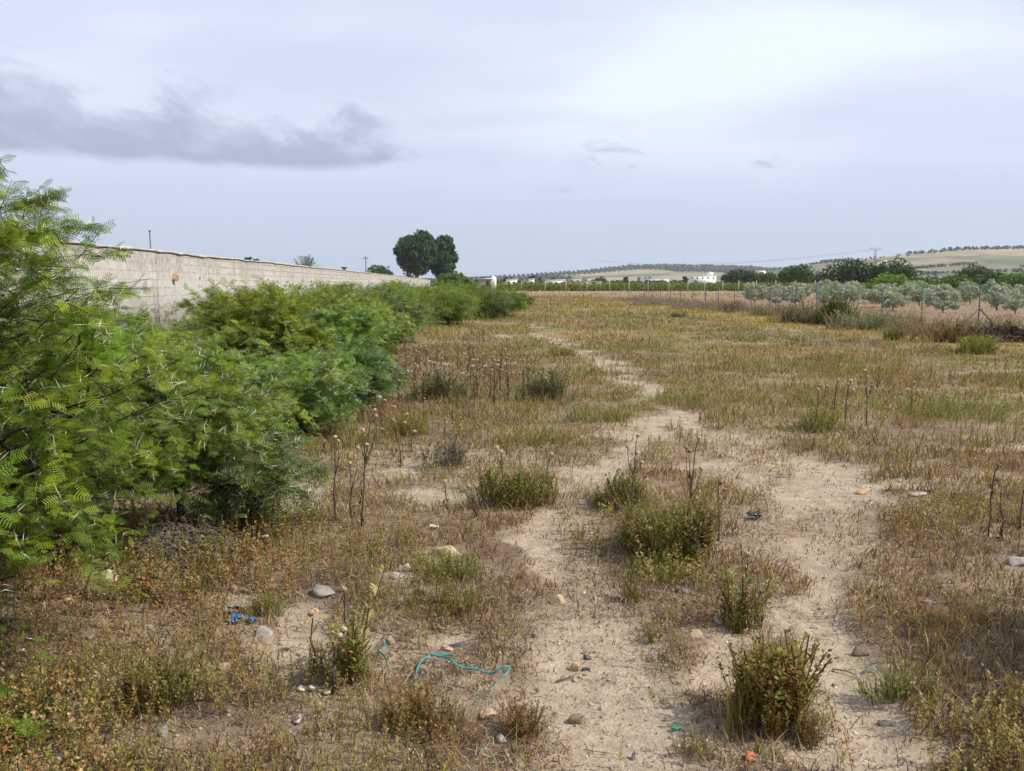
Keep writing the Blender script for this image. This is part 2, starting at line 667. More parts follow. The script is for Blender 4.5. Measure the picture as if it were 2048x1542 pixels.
ST = [  # px, py(base), width px, height px, material, label
    (1147, 1325, 26, 26, 'orange', 'orange-tan stone standing upright on the bare track'),
    (1173, 1325, 16, 14, 'dark', 'small dark stone touching the orange-tan stone'),
    (1174, 1305, 14, 12, 'dark', 'small dark stone just above the orange-tan stone'),
    (1155, 1428, 32, 22, 'brown', 'brown rounded stone lying on the bare track below the orange one'),
    (1365, 1182, 26, 16, 'grey', 'flat grey stone below the big green tuft'),
    (1435, 1249, 20, 14, 'pale', 'small pale grey stone left of the low spiky tuft'),
    (1120, 1205, 34, 20, 'tan', 'tan wedge-shaped stone at the left edge of the bare track'),
    (1390, 1272, 44, 14, 'tan', 'long flat tan stone half sunk in the track'),
    (1268, 1502, 18, 20, 'grey', 'blue-grey stone near the bottom of the bare track'),
    (1716, 1306, 40, 26, 'brown', 'blocky brown-grey stone right of the leafy reddish bush'),
    (1737, 1340, 30, 12, 'grey', 'flat blue-grey stone chip right of the leafy reddish bush'),
    (1775, 1440, 34, 16, 'grey', 'grey stone at the right edge of the narrow track'),
    (2038, 1138, 60, 22, 'pale', 'large pale stone cut by the right picture edge'),
    (1720, 990, 34, 14, 'orange', 'flat reddish-brown stone at the end of the wide bare patch'),
    (1835, 1000, 30, 10, 'pale', 'long whitish stone above the brown grass on the right'),
    (1797, 968, 16, 6, 'pale', 'small whitish stone left of the long whitish stone'),
    (1893, 968, 18, 6, 'pale', 'small whitish stone right of the long whitish stone'),
    (645, 1192, 48, 26, 'grey', 'pale grey broken slab tilted on the soil in the left clearing'),
    (892, 1110, 54, 26, 'tan', 'tilted flat stone slab above the teal strap'),
    (780, 1292, 22, 20, 'tan', 'rounded tan stone left of the teal strap, on open soil'),
    (892, 1300, 24, 16, 'tan', 'tan stone under the dark stone above the teal strap'),
    (912, 1288, 40, 14, 'dark', 'dark flat stone lying above the teal strap'),
    (222, 1168, 40, 24, 'cream', 'cream block-shaped stone under the thorny bush'),
    (345, 1048, 0, 0, None, None),
    (142, 1212, 20, 14, 'orange', 'orange-tan stone in rusty weeds at the lower left'),
    (445, 1340, 28, 18, 'tan', 'round tan stone in the weeds left of the clearing'),
    (530, 1278, 44, 14, 'pale', 'long pale stone below the blue plastic scrap'),
    (355, 1370, 40, 20, 'pale', 'pale grey slab half hidden in weeds at the lower left'),
    (330, 1480, 26, 20, 'grey', 'grey stone in weeds near the bottom left'),
    (105, 1535, 40, 24, 'pale', 'rounded pale stone at the bottom left edge'),
    (790, 1160, 40, 18, 'pale', 'pale crumbly stone left of the green weeds mid-left'),
    (700, 1172, 14, 8, 'pale', 'small pale stone right of the broken slab'),
    (840, 1192, 30, 18, 'grey', 'dull grey stone in the weeds under the crumbly stone'),
    (978, 1435, 50, 14, 'tan', 'long tan stone at the lower end of the teal strap'),
    (1000, 1480, 26, 18, 'pale', 'pointed pale stone chip below the teal strap'),
    (960, 1512, 22, 18, 'grey', 'blue-grey stone at the bottom beside dark litter'),
    (632, 1218, 18, 10, 'orange', 'small orange stone just under the broken slab'),
    (680, 1290, 18, 12, 'orange', 'small yellow-brown stone in the left clearing'),
    (1203, 1402, 10, 10, 'cream', 'tiny cream pebble on the track above the brown stone'),
    (1150, 1348, 16, 9, 'tan', 'small tan pebble on the track below the orange stone'),
    (815, 1135, 10, 9, 'cream', 'tiny cream stone right of the pale crumbly stone'),
    (1070, 1270, 13, 12, 'grey', 'small grey stone in the grass left of the track'),
    (1052, 1222, 10, 10, 'pale', 'small white pebble in the grass left of the wedge stone'),
    (1630, 1245, 26, 8, 'pale', 'flat pale stone flake on the narrow right-hand track'),
    (1860, 1215, 26, 10, 'grey', 'grey stone in the brown grass on the right'),
]
CL = []
for (px, py, wp, hp, mm, lab) in ST:
    if mm:
        x_, y_ = G(px, py)
        CL.append((x_, y_ - .03, wp / F * y_ * .8 + .02))
for (px, py, r_c) in ((474, 1256, .07), (505, 1258, .05), (1508, 1046, .12), (605, 1398, .05), (628, 1396, .05), (655, 1402, .05), (597, 1462, .06), (1497, 1524, .05),
                      (1352, 1456, .04), (868, 1066, .06), (870, 1338, .06), (836, 1390, .05), (860, 1432, .06), (920, 1436, .06), (970, 1410, .06), (1010, 1378, .06),
                      (940, 1360, .05), (890, 1395, .08), (765, 1335, .05)):
    x_, y_ = G(px, py)
    CL.append((x_, y_, r_c))


def clear_ok(x, y):
    """sparse growth round each stone and scrap"""
    ok = np.ones(len(x), bool)
    for a, b_, r_c in CL:
        ok &= np.hypot(x - a, (y - b_) * .8) > r_c
    return ok


# ------------------------------------------------------------------ scatter helpers
rng = np.random.default_rng(4)


def wedge(n, d0, d1, side=0.80, margin=1.9, power=1.0):
    """points spread evenly over log distance in front of the camera (with a margin on both sides)"""
    u = rng.random(n)
    if power == 1.0:
        d = d0 * (d1 / d0) ** u
    else:
        a = 1 - power
        d = (d0 ** a + u * (d1 ** a - d0 ** a)) ** (1 / a)
    x = (rng.random(n) * 2 - 1) * (side * d + margin)
    return x, d


def blades(x, y, h, w, lean, col, tipcol=None, z=None, seg=2, az=None):
    """n curved blades: 5 verts each (quad + tri)"""
    n = len(x)
    if z is None:
        z = ground_h(x, y)
    if az is None:
        az = rng.random(n) * 2 * math.pi
    fa = rng.random(n) * 2 * math.pi
    wx, wy = np.cos(fa) * w / 2, np.sin(fa) * w / 2
    lx, ly = np.cos(az) * lean, np.sin(az) * lean
    V = np.zeros((n, 5, 3))
    V[:, 0] = np.stack([x - wx, y - wy, z - 0.004], 1)
    V[:, 1] = np.stack([x + wx, y + wy, z - 0.004], 1)
    mx_, my_, mz = x + lx * 0.3, y + ly * 0.3, z + h * 0.6
    V[:, 2] = np.stack([mx_ + wx * .75, my_ + wy * .75, mz], 1)
    V[:, 3] = np.stack([mx_ - wx * .75, my_ - wy * .75, mz], 1)
    V[:, 4] = np.stack([x + lx, y + ly, z + h], 1)
    b0 = np.arange(n)[:, None] * 5
    q = b0 + np.array([[0, 1, 2, 3]])
    t = b0 + np.array([[3, 2, 4]])
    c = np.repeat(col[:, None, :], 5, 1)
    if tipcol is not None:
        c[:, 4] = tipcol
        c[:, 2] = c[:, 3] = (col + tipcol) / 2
    return V.reshape(-1, 3), q, t, c.reshape(-1, 3)


def merge(parts):
    V, Q_, T_, C_ = [], [], [], []
    n = 0
    for v, q, t, c in parts:
        V.append(v)
        C_.append(c)
        if q is not None and len(q):
            Q_.append(q + n)
        if t is not None and len(t):
            T_.append(t + n)
        n += len(v)
    return np.vstack(V), (np.vstack(Q_) if Q_ else None), (np.vstack(T_) if T_ else None), np.vstack(C_)


def jit(col, n, amt=0.25):
    c = np.broadcast_to(np.asarray(col, float), (n, 3)).copy()
    c *= (1 + (rng.random((n, 1)) - 0.5) * 2 * amt)
    c *= (1 + (rng.random((n, 3)) - 0.5) * amt * 0.4)
    return np.clip(c, 0.005, 0.9)


PAL = dict(
    green=np.array((0.19, 0.182, 0.05)), gold=np.array((0.36, 0.26, 0.09)), straw=np.array((0.37, 0.285, 0.145)),
    brown=np.array((0.185, 0.105, 0.072)), orange=np.array((0.27, 0.135, 0.055)), grey=np.array((0.24, 0.20, 0.155)),
    lime=np.array((0.19, 0.21, 0.04)), deep=np.array((0.07, 0.10, 0.025)))


def veg_col(x, y, n):
    green, gold, brown, orange = zones(x, y)
    r = rng.random(n)
    c = jit(PAL['straw'], n)
    far = ss(y, 12, 40)
    pb = 0.27 + 0.48 * brown * (1 - 0.5 * far)
    pick = r < pb
    c[pick] = jit(PAL['brown'], pick.sum(), 0.35)
    r2 = rng.random(n)
    pg = 0.13 + 0.52 * green
    pick = r2 < pg
    c[pick] = jit(PAL['green'], pick.sum(), 0.3)
    pick = rng.random(n) < orange * 0.35 + 0.03
    c[pick] = jit(PAL['orange'], pick.sum(), 0.3)
    pick = rng.random(n) < gold * 0.6
    c[pick] = jit(PAL['gold'], pick.sum(), 0.2)
    pick = rng.random(n) < 0.08
    c[pick] = jit(PAL['grey'], pick.sum(), 0.3)
    # seen from afar single stalks blend: pull each towards what grows round it
    mean = (PAL['straw'] * .8 * (1 - .55 * brown[:, None]) + PAL['brown'] * .55 * brown[:, None]) * (1 - green[:, None]) + PAL['green'] * 1.05 * green[:, None]
    mean = mean * (1 - .55 * gold[:, None]) + PAL['gold'] * .55 * gold[:, None]
    t = (.65 * ss(y, 8, 40))[:, None]
    return c * (1 - t) + mean * t


def plants_ok(x, y, keep_bare=0.12):
    B = bare(x, y)
    p = (1 - B) ** 1.3 + keep_bare
    # nothing grows on the ploughed land or the fallow strip
    pz = (x > fence_x(y) + 0.6) & (y > 14)
    p = np.where(pz, 0.10 + .25 * (fbm(x, y * 3, 2.5, 71, 3) > .56), p)
    p = np.where((y > 96) & (y < 150), 0.25, p)
    # left of the wall is hidden
    p = np.where(x < -7.3 - 0.0773 * y, 0.0, p)
    return rng.random(len(x)) < p


# dry grass over the whole field
x, y = wedge(540000, 1.5, 130)
k = plants_ok(x, y)
x, y = x[k], y[k]
dens = fbm(x, y, 0.42, 301, 4)
k = (rng.random(len(x)) < ss(dens, 0.31, 0.58) * (.62 + .38 * ss(y, 5, 12)) + .06) & clear_ok(x, y)
x, y = x[k], y[k]
n = len(x)
col = veg_col(x, y, n)
hs = (0.018 + 0.05 * rng.random(n) ** 1.6) * (1 - .6 * bare(x, y)) * (1 + 0.9 * ss(fbm(x, y, 1.1, 305, 3), 0.45, 0.7)) * (1 + y / 45)
wd = (0.0022 + 0.0012 * rng.random(n)) * (1 + y / 3.2)
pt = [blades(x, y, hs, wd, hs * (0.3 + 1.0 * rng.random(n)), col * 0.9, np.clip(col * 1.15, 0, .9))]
V, Qd, Td, Cc = merge(pt)
tag(obj('dry_grass', np_mesh('dry_grass', V, Qd, Td, Cc), M_GRASS), 'short dry grass and weeds covering the field', 'grass', kind='stuff')

# lying litter: dead stalks and crumbs flat on the soil
x, y = wedge(330000, 1.5, 26)
B = bare(x, y)
k = rng.random(len(x)) < np.clip(1.0 - 0.72 * B, 0, 1) * ss(fbm(x, y, 0.3, 331, 3), 0.3, 0.65)
k = k & (x > -7.3 - 0.0773 * y) & ~((x > fence_x(y) + .6) & (y > 14))
x, y, B = x[k], y[k], B[k]
n = len(x)
z = ground_h(x, y) + 0.003
L = (0.006 + 0.035 * rng.random(n) ** 2.6) * (1 + y / 9) * (1 - .45 * B)
w = (0.0009 + 0.0016 * rng.random(n)) * (1 + y / 4)
a = rng.random(n) * math.pi
dx, dy = np.cos(a) * L / 2, np.sin(a) * L / 2
ox, oy = -np.sin(a) * w / 2, np.cos(a) * w / 2
dz = (rng.random(n) - 0.3) * L * 0.35
V = np.zeros((n, 4, 3))
V[:, 0] = np.stack([x - dx - ox, y - dy - oy, z - 0 * dz], 1)
V[:, 1] = np.stack([x + dx - ox, y + dy - oy, z + np.abs(dz) + 0.002], 1)
V[:, 2] = np.stack([x + dx + ox, y + dy + oy, z + np.abs(dz) + 0.002], 1)
V[:, 3] = np.stack([x - dx + ox, y - dy + oy, z - 0 * dz], 1)
q = np.arange(n * 4).reshape(n, 4)
c = jit((0.15, 0.11, 0.08), n, 0.4)
k = rng.random(n) < 0.36
c[k] = jit((0.38, 0.31, 0.21), k.sum(), 0.25)
tag(obj('plant_litter', np_mesh('plant_litter', V.reshape(-1, 3), q, None, np.repeat(c, 4, 0)), M_GRASS),
    'dead stalks and crumbs lying flat on the soil', 'litter', kind='stuff')


# long broken stalks lying and leaning in a tangle
x, y = wedge(52000, 1.5, 12)
B = bare(x, y)
k = (rng.random(len(x)) < (1 - .9 * B) * ss(fbm(x, y, 0.5, 341, 3), .40, .62)) & clear_ok(x, y) & (x > -7.3 - 0.0773 * y)
x, y = x[k], y[k]
n = len(x)
L = .03 + .11 * rng.random(n) ** 1.5
a = rng.random(n) * 2 * math.pi
K_ = 5
t = np.linspace(0, 1, K_)[None]
cur = rng.normal(size=(n, 1)) * .9
an = a[:, None] + cur * t
px_ = x[:, None] + np.cumsum(np.cos(an), 1) * L[:, None] / K_
py_ = y[:, None] + np.cumsum(np.sin(an), 1) * L[:, None] / K_
pz_ = ground_h(x, y)[:, None] + .004 + L[:, None] * (.05 + .4 * rng.random((n, 1)) ** 2) * np.sin(t * math.pi * (.5 + .5 * rng.random((n, 1))))
w = (.0007 + .0009 * rng.random(n))[:, None] * (1 + y[:, None] / 6)
wx, wy = -np.sin(an) * w, np.cos(an) * w
V = np.stack([np.stack([px_ - wx, py_ - wy, pz_], -1), np.stack([px_ + wx, py_ + wy, pz_ + w * .6], -1)], 2).reshape(-1, 3)
b0 = (np.arange(n) * K_ * 2)[:, None, None]
i_ = np.arange(K_ - 1)[None, :, None] * 2
q = (b0 + i_ + np.array([0, 1, 3, 2])[None, None]).reshape(-1, 4)
c = jit((0.40, 0.31, 0.19), n, 0.3)
k = rng.random(n) < .45
c[k] = jit((0.15, 0.095, 0.065), k.sum(), .35)
k = rng.random(n) < .15
c[k] = jit((0.30, 0.17, 0.08), k.sum(), .3)
tag(obj('broken_stalks', np_mesh('broken_stalks', V, q, None, np.repeat(c, K_ * 2, 0)), M_GRASS), 'tangle of long broken straw stalks in the near grass', 'litter', kind='stuff')

# ------------------------------------------------------------------ leafy weeds (stuff): small stems with little leaves
def weed_template(h, nl, ls, lw, spread=0.5, seed=0):
    r = np.random.default_rng(seed)
    V, Q_, kind = [], [], []
    lean = (r.random(2) - 0.5) * 0.5 * h

    def pt(t):
        return np.array((lean[0] * t * t, lean[1] * t * t, h * t))
    w = 0.0016
    for s in range(3):
        a_, b_ = pt(s / 3), pt((s + 1) / 3)
        n0 = len(V)
        o = np.array((w, 0, 0)) if s % 2 else np.array((w * .7, w * .7, 0))
        V += [a_ - o, a_ + o, b_ + o * .8, b_ - o * .8]
        Q_.append((n0, n0 + 1, n0 + 2, n0 + 3))
        kind += [0] * 4
    for i in range(nl):
        t = 0.2 + 0.8 * (i + r.random()) / nl
        p = pt(t)
        a = r.random() * 2 * math.pi
        e = 0.3 + r.random() * 0.8
        d = np.array((math.cos(a) * math.cos(e), math.sin(a) * math.cos(e), math.sin(e)))
        s_ = np.cross(d, (0, 0, 1))
        s_ /= np.linalg.norm(s_) + 1e-9
        l = ls * (0.6 + 0.7 * r.random())
        p = p + d * spread * ls * r.random() * 1.5
        n0 = len(V)
        V += [p, p + d * l * .5 + s_ * lw * l, p + d * l, p + d * l * .5 - s_ * lw * l]
        Q_.append((n0, n0 + 1, n0 + 2, n0 + 3))
        kind += [1] * 4
    return np.array(V), np.array(Q_), np.array(kind)


def scatter_templates(tpls, x, y, z, sc, stemc, leafc, tilt=0.25):
    parts = []
    n = len(x)
    which = rng.integers(0, len(tpls), n)
    for ti, (TV, TQ, TK) in enumerate(tpls):
        k = which == ti
        m_ = k.sum()
        if not m_:
            continue
        a = rng.random(m_) * 2 * math.pi
        ca, sa = np.cos(a), np.sin(a)
        v = TV[None] * sc[k][:, None, None]
        vx = v[..., 0] * ca[:, None] - v[..., 1] * sa[:, None]
        vy = v[..., 0] * sa[:, None] + v[..., 1] * ca[:, None]
        vz = v[..., 2]
        tx, ty = (rng.random((2, m_, 1)) - 0.5) * 2 * tilt
        vx = vx + vz * tx
        vy = vy + vz * ty
        V_ = np.stack([vx + x[k][:, None], vy + y[k][:, None], vz + z[k][:, None]], -1)
        q_ = (TQ[None] + (np.arange(m_) * len(TV))[:, None, None]).reshape(-1, 4)
        cc = np.where(TK[None, :, None] == 0, stemc[k][:, None, :], leafc[k][:, None, :])
        # leaf to leaf variation
        lv = rng.random((m_, len(TV) // 4)).repeat(4, 1)[..., None]
        cc = cc * (0.75 + 0.5 * lv)
        parts.append((V_.reshape(-1, 3), q_, None, cc.reshape(-1, 3)))
    return merge(parts)


WT = [weed_template(0.11, 16, 0.016, 0.33, seed=i) for i in range(4)] + [weed_template(0.16, 26, 0.013, 0.35, seed=9 + i) for i in range(3)]
x, y = wedge(58000, 1.5, 19)
B = bare(x, y)
# most of it low on the left
px_rel = x / y
dens = ss(fbm(x, y, 0.5, 401, 3) + 0.2 * (px_rel < -0.08) * (y < 5.5) - 0.03 * (px_rel > 0.05), 0.42, 0.64)
k = (rng.random(len(x)) < dens * (1 - B) ** 1.5 + .012) & (x > -7 - 0.0773 * y) & clear_ok(x, y)
x, y = x[k], y[k]
n = len(x)
z = ground_h(x, y)
sc = (0.45 + 0.65 * rng.random(n)) * (0.7 + 0.55 * ss(fbm(x, y, .8, 411, 3), 0.4, 0.7)) * np.clip(1 + (y - 6) / 20, 1, 2)
leafc = jit(PAL['green'] * np.array((1.3, 1.12, 1.1)), n, 0.3)
r = rng.random(n)
oz = zones(x, y)[3]
k = r < 0.10 + 0.28 * oz
leafc[k] = jit((0.33, 0.18, 0.07), k.sum(), 0.3)
k = (r > 0.88)
leafc[k] = jit(PAL['lime'], k.sum(), 0.2)
k = (r > 0.52) & (r < 0.75)
leafc[k] = jit(PAL['straw'], k.sum(), 0.2)
V, Qd, Td, Cc = scatter_templates(WT, x, y, z, sc, jit((0.17, 0.10, 0.05), n, 0.3), leafc)
tag(obj('low_weeds', np_mesh('low_weeds', V, Qd, Td, Cc), M_GRASS), 'small leafy green and rusty weeds among the dry grass', 'weeds', kind='stuff')

# taller weed growth in the further field, in drifts
x, y = wedge(42000, 7, 75)
k = plants_ok(x, y, 0.0) & (rng.random(len(x)) < ss(fbm(x, y, 1.6, 421, 3), 0.46, 0.66))
x, y = x[k], y[k]
n = len(x)
g_, go_, br_, _o = zones(x, y)
c = jit(PAL['straw'] * 0.85, n, 0.25)
k = rng.random(n) < 0.25 + 0.7 * g_
c[k] = jit(PAL['green'] * 1.1, k.sum(), 0.3)
k = rng.random(n) < go_ * 0.7
c[k] = jit(PAL['gold'], k.sum(), 0.2)
hs = (0.07 + 0.10 * rng.random(n)) * (1 + y / 90)
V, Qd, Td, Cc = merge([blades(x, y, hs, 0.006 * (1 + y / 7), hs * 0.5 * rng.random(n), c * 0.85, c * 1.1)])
tag(obj('tall_grass', np_mesh('tall_grass', V, Qd, Td, Cc), M_GRASS), 'taller green and golden grass in drifts across the field', 'grass', kind='stuff')

# pebbles and clods (stuff)
x, y = wedge(16000, 1.6, 14)
B = bare(x, y)
k = rng.random(len(x)) < 0.25 + 0.75 * B
x, y = x[k], y[k]
n = len(x)
z = ground_h(x, y)
TV, TT = ICO1
TVn = TV * 1.0
s = 0.0025 + 0.008 * rng.random(n) ** 3.5
sc3 = s[:, None] * (0.6 + 0.8 * rng.random((n, 3))) * np.array((1, 1, 0.6))
a = rng.random(n) * 6.28
bump_ = 1 + (rng.random((n, len(TV), 1)) - 0.5) * 0.5
v = TVn[None] * bump_ * sc3[:, None, :]
ca, sa = np.cos(a)[:, None], np.sin(a)[:, None]
V = np.stack([v[..., 0] * ca - v[..., 1] * sa + x[:, None], v[..., 0] * sa + v[..., 1] * ca + y[:, None], v[..., 2] + z[:, None] + s[:, None] * .25], -1)
T = (TT[None] + (np.arange(n) * len(TV))[:, None, None]).reshape(-1, 3)
c = jit((0.33, 0.27, 0.20), n, 0.35)
k = rng.random(n) < 0.2
c[k] = jit((0.20, 0.20, 0.20), k.sum(), 0.3)
k = rng.random(n) < 0.12
c[k] = jit((0.60, 0.54, 0.44), k.sum(), 0.1)
M_PEB = leafy('pebble_stone', 0.0, 0.9, 1.0, 0.15)
tag(obj('gravel', np_mesh('gravel', V.reshape(-1, 3), None, T, np.repeat(c, len(TV), 0)), M_PEB),
    'pebbles and small clods strewn over the bare soil', 'gravel', kind='stuff')

# ------------------------------------------------------------------ hills
SA = [(800, 562), (880, 559), (960, 556), (1060, 550.5), (1120, 546), (1180, 541), (1250, 533), (1300, 532), (1400, 530.5), (1480, 531),
      (1560, 535), (1650, 540), (1800, 552), (1950, 562)]
SB = [(1380, 566), (1450, 556), (1500, 546), (1560, 537), (1600, 531), (1700, 521), (1760, 514), (1830, 506), (1900, 500.5), (2048, 498), (2300, 492), (2700, 500)]
DA, DB = 2400.0, 1600.0


def prof(S, D):
    xs = np.array([(p[0] - CX) / F * D for p in S])
    hs_ = np.array([CAM_H + (HOR - p[1]) / F * D for p in S])
    return xs, hs_


PA, PBp = prof(SA, DA), prof(SB, DB)


def hill_h(x, y):
    def one(pr, D, foot, back):
        h = np.interp(x, pr[0], pr[1], left=0, right=pr[1][-1] * 0.6)
        up = np.clip((y - foot) / (D - foot), 0, 1) ** 1.7
        dn = np.clip(1 - (y - D) / back, 0, 1)
        return (h - 0.5) * np.where(y < D, up, dn * dn * (3 - 2 * dn))
    A = one(PA, DA, 1000, 900)
    B_ = one(PBp, DB, 620, 700)
    h = np.maximum(A, B_)
    return h + (fbm(x, y, 160, 61, 3) - 0.5) * 5 * ss(h, 3, 25)


hx = np.arange(-900, 2700, 16.0)
hy = np.arange(560, 3300, 16.0)
HX, HY = np.meshgrid(hx, hy)
xv, yv = HX.ravel(), HY.ravel()
hz = hill_h(xv, yv) - 0.4
# field patches: long strips across the slope, some sown, some fallow
fx_ = np.floor((xv + 60 * fbm(xv, yv, 200, 9, 2)) / 210)
fy_ = np.floor((yv + 0.25 * xv + 60 * fbm(xv, yv, 260, 8, 2)) / 85)
fr = _hash(fx_.astype(np.int64), fy_.astype(np.int64), 77)
cT, cG, cO = np.array((0.27, 0.22, 0.15)), np.array((0.10, 0.135, 0.06)), np.array((0.165, 0.155, 0.09))
hc = np.where((fr < 0.42)[:, None], cT, np.where((fr < 0.7)[:, None], cO, cG))
hc = hc * (0.8 + 0.4 * fbm(xv, yv, 40, 5, 3))[:, None]
upper = (xv > 500) & (hill_h(xv, yv) > 52)
hc[upper] = (cT * (0.75 + 0.5 * fbm(xv, yv, 60, 15, 3))[:, None])[upper]
nx_, ny_ = len(hx), len(hy)
idx = np.arange(nx_ * ny_).reshape(ny_, nx_)
Q = np.stack([idx[:-1, :-1], idx[:-1, 1:], idx[1:, 1:], idx[1:, :-1]], -1).reshape(-1, 4)
m, N, b = mat_base('hill_soil', 0.95, 0.05)
at = N.n('ShaderNodeAttribute', attribute_name='col')
tc_ = N.n('ShaderNodeTexCoord')
nn = N.noise(tc_.outputs['Object'], 0.03, 6, 0.65)
N.link(N.mix(N.sstep(nn, 0.3, 0.7), N.mix(1.0, at.outputs[0], (0.8, 0.82, 0.8), 'MULTIPLY'), N.mix(1.0, at.outputs[0], (1.2, 1.18, 1.15), 'MULTIPLY')), b.inputs['Base Color'])
M_HILL = m
tag(obj('hills', np_mesh('hills', np.stack([xv, yv, hz], 1), Q, None, hc, True), M_HILL), 'low tan and green hills with olive groves', kind='structure')


# ------------------------------------------------------------------ leaf-clump crowns
def leaf_cloud(centers, radii, n, size, col, squash=0.85, var=0.3, shell=0.55, droop=0.0, aspect=0.55, dark=None, r_=None):
    """n leaf-clump faces through lobes; returns V, Q, col. every face is a small bent quad"""
    r_ = r_ or rng
    centers = np.asarray(centers, float)
    radii = np.asarray(radii, float)
    if radii.ndim == 1:
        radii = np.stack([radii, radii, radii * squash], 1)
    w = (radii[:, 0] ** 2)
    w = w / w.sum()
    li = r_.choice(len(centers), n, p=w)
    d = r_.normal(size=(n, 3))
    d /= np.linalg.norm(d, axis=1, keepdims=True)
    rr = shell + (1 - shell) * r_.random(n) ** 0.6
    rr *= 1 + 0.12 * (r_.random(n) - 0.5)
    P_ = centers[li] + d * rr[:, None] * radii[li]
    nrm = d + r_.normal(size=(n, 3)) * 0.6
    nrm /= np.linalg.norm(nrm, axis=1, keepdims=True)
    a = np.cross(nrm, r_.normal(size=(n, 3)))
    a /= np.linalg.norm(a, axis=1, keepdims=True)
    b_ = np.cross(nrm, a)
    s = size * (0.6 + 0.8 * r_.random(n))[:, None]
    V_ = np.stack([P_ - a * s, P_ - b_ * s * aspect, P_ + a * s, P_ + b_ * s * aspect], 1)
    c_ = np.broadcast_to(np.asarray(col, float), (n, 3)) * (1 + (r_.random((n, 1)) - 0.5) * 2 * var)
    lobe = (0.88 + 0.24 * r_.random(len(centers)))[li][:, None]
    c_ = c_ * lobe
    return V_.reshape(-1, 3), np.arange(n * 4).reshape(n, 4), np.repeat(c_, 4, 0)


def lobes_in(cx, cy, cz, rx, ry, rz, n, lr, seed, surf=0.75):
    r_ = np.random.default_rng(seed)
    d = r_.normal(size=(n, 3))
    d /= np.linalg.norm(d, axis=1, keepdims=True)
    rr = surf * (0.6 + 0.4 * r_.random(n))[:, None]
    c_ = np.array((cx, cy, cz)) + d * rr * np.array((rx, ry, rz))
    rad = lr * (0.65 + 0.7 * r_.random(n))
    return c_, rad


def tree(name, label, cat, x, y, h, w, col, size=0.35, n=2500, trunk_h=None, nl=26, group=None, mat=None, z0=None, seed=1, cz=None, rz=None, aspect=0.55, lr=None, bark=None, dia=None):
    z0 = gh(x, y) if z0 is None else z0
    root = empty(name, (x, y, z0))
    tag(root, label, cat, group)
    trunk_h = h * 0.3 if trunk_h is None else trunk_h
    rz = (h - trunk_h) / 2 * 1.02 if rz is None else rz
    cz = h - rz if cz is None else cz
    lr = w * 0.2 if lr is None else lr
    cs, rad = lobes_in(0, 0, cz, w / 2, w / 2, rz, nl, lr, seed)
    cs[:, 2] = np.maximum(cs[:, 2], rad * 0.6 + 0.05 * h)
    V_, q_, c_ = leaf_cloud(cs, rad, n, size, col, aspect=aspect)
    obj('crown', np_mesh('crown', V_, q_, None, c_), mat or M_FAR, root)
    mb = MB()
    r_ = np.random.default_rng(seed + 5)
    dia = dia or w * 0.03
    top = np.array((0, 0, cz))
    mb.tube([(0, 0, -0.2), (0.02 * w, 0.0, trunk_h * .6), (0.0, 0.02 * w, trunk_h), tuple(top * 0.97)], [dia * 1.3, dia, dia * .85, dia * .3], 7)
    for i in range(7):
        c0 = cs[r_.integers(0, len(cs))]
        st = np.array((0, 0, trunk_h * (0.7 + 0.4 * r_.random())))
        mb.tube([st, (st + c0) / 2 + np.array((0, 0, -0.03 * h)), c0], [dia * .5, dia * .35, dia * .12], 5)
    mb.build('trunk', bark or M_BARK2, root)
    return root


DK = (0.05, 0.075, 0.028)
MG = (0.085, 0.135, 0.03)

# two stone pines by the far end of the wall
px_ = at_d(838, 285)
r1 = tree('stone_pine', 'dark rounded pine with bare pale branches underneath, behind the wall end', 'tree', at_d(834, 285), 285, 22.3, 19.0, (0.05, 0.085, 0.03),
          0.5, 15500, 5.0, 135, 'pair of pines beyond the wall', seed=3, cz=12.4, rz=9.9, lr=2.3, dia=0.35)
r2 = tree('stone_pine', 'narrower dark pine with clumped right edge, right of the rounded pine', 'tree', at_d(888, 292), 292, 21.6, 13.0, (0.048, 0.088, 0.028),
          0.5, 11000, 3.0, 85, 'pair of pines beyond the wall', seed=8, cz=11.0, rz=10.6, lr=1.9, dia=0.35)
tree('broadleaf_tree', 'small green tree showing over the wall beside the pines', 'tree', at_d(765, 200), 200, 5.6, 9, (0.06, 0.10, 0.025), 0.4, 2500, 1, 30, seed=5)
tree('broadleaf_tree', 'low green tree rising over the bushes right of the pines', 'tree', at_d(905, 180), 180, 3.6, 7, (0.09, 0.14, 0.035), 0.35, 2500, .6, 30, seed=15)
tree('broadleaf_tree', 'bushy green tree at the far end of the shrub row', 'tree', at_d(932, 120), 120, 1.9, 3.6, (0.085, 0.16, 0.03), 0.22, 2500, .3, 30, seed=25)

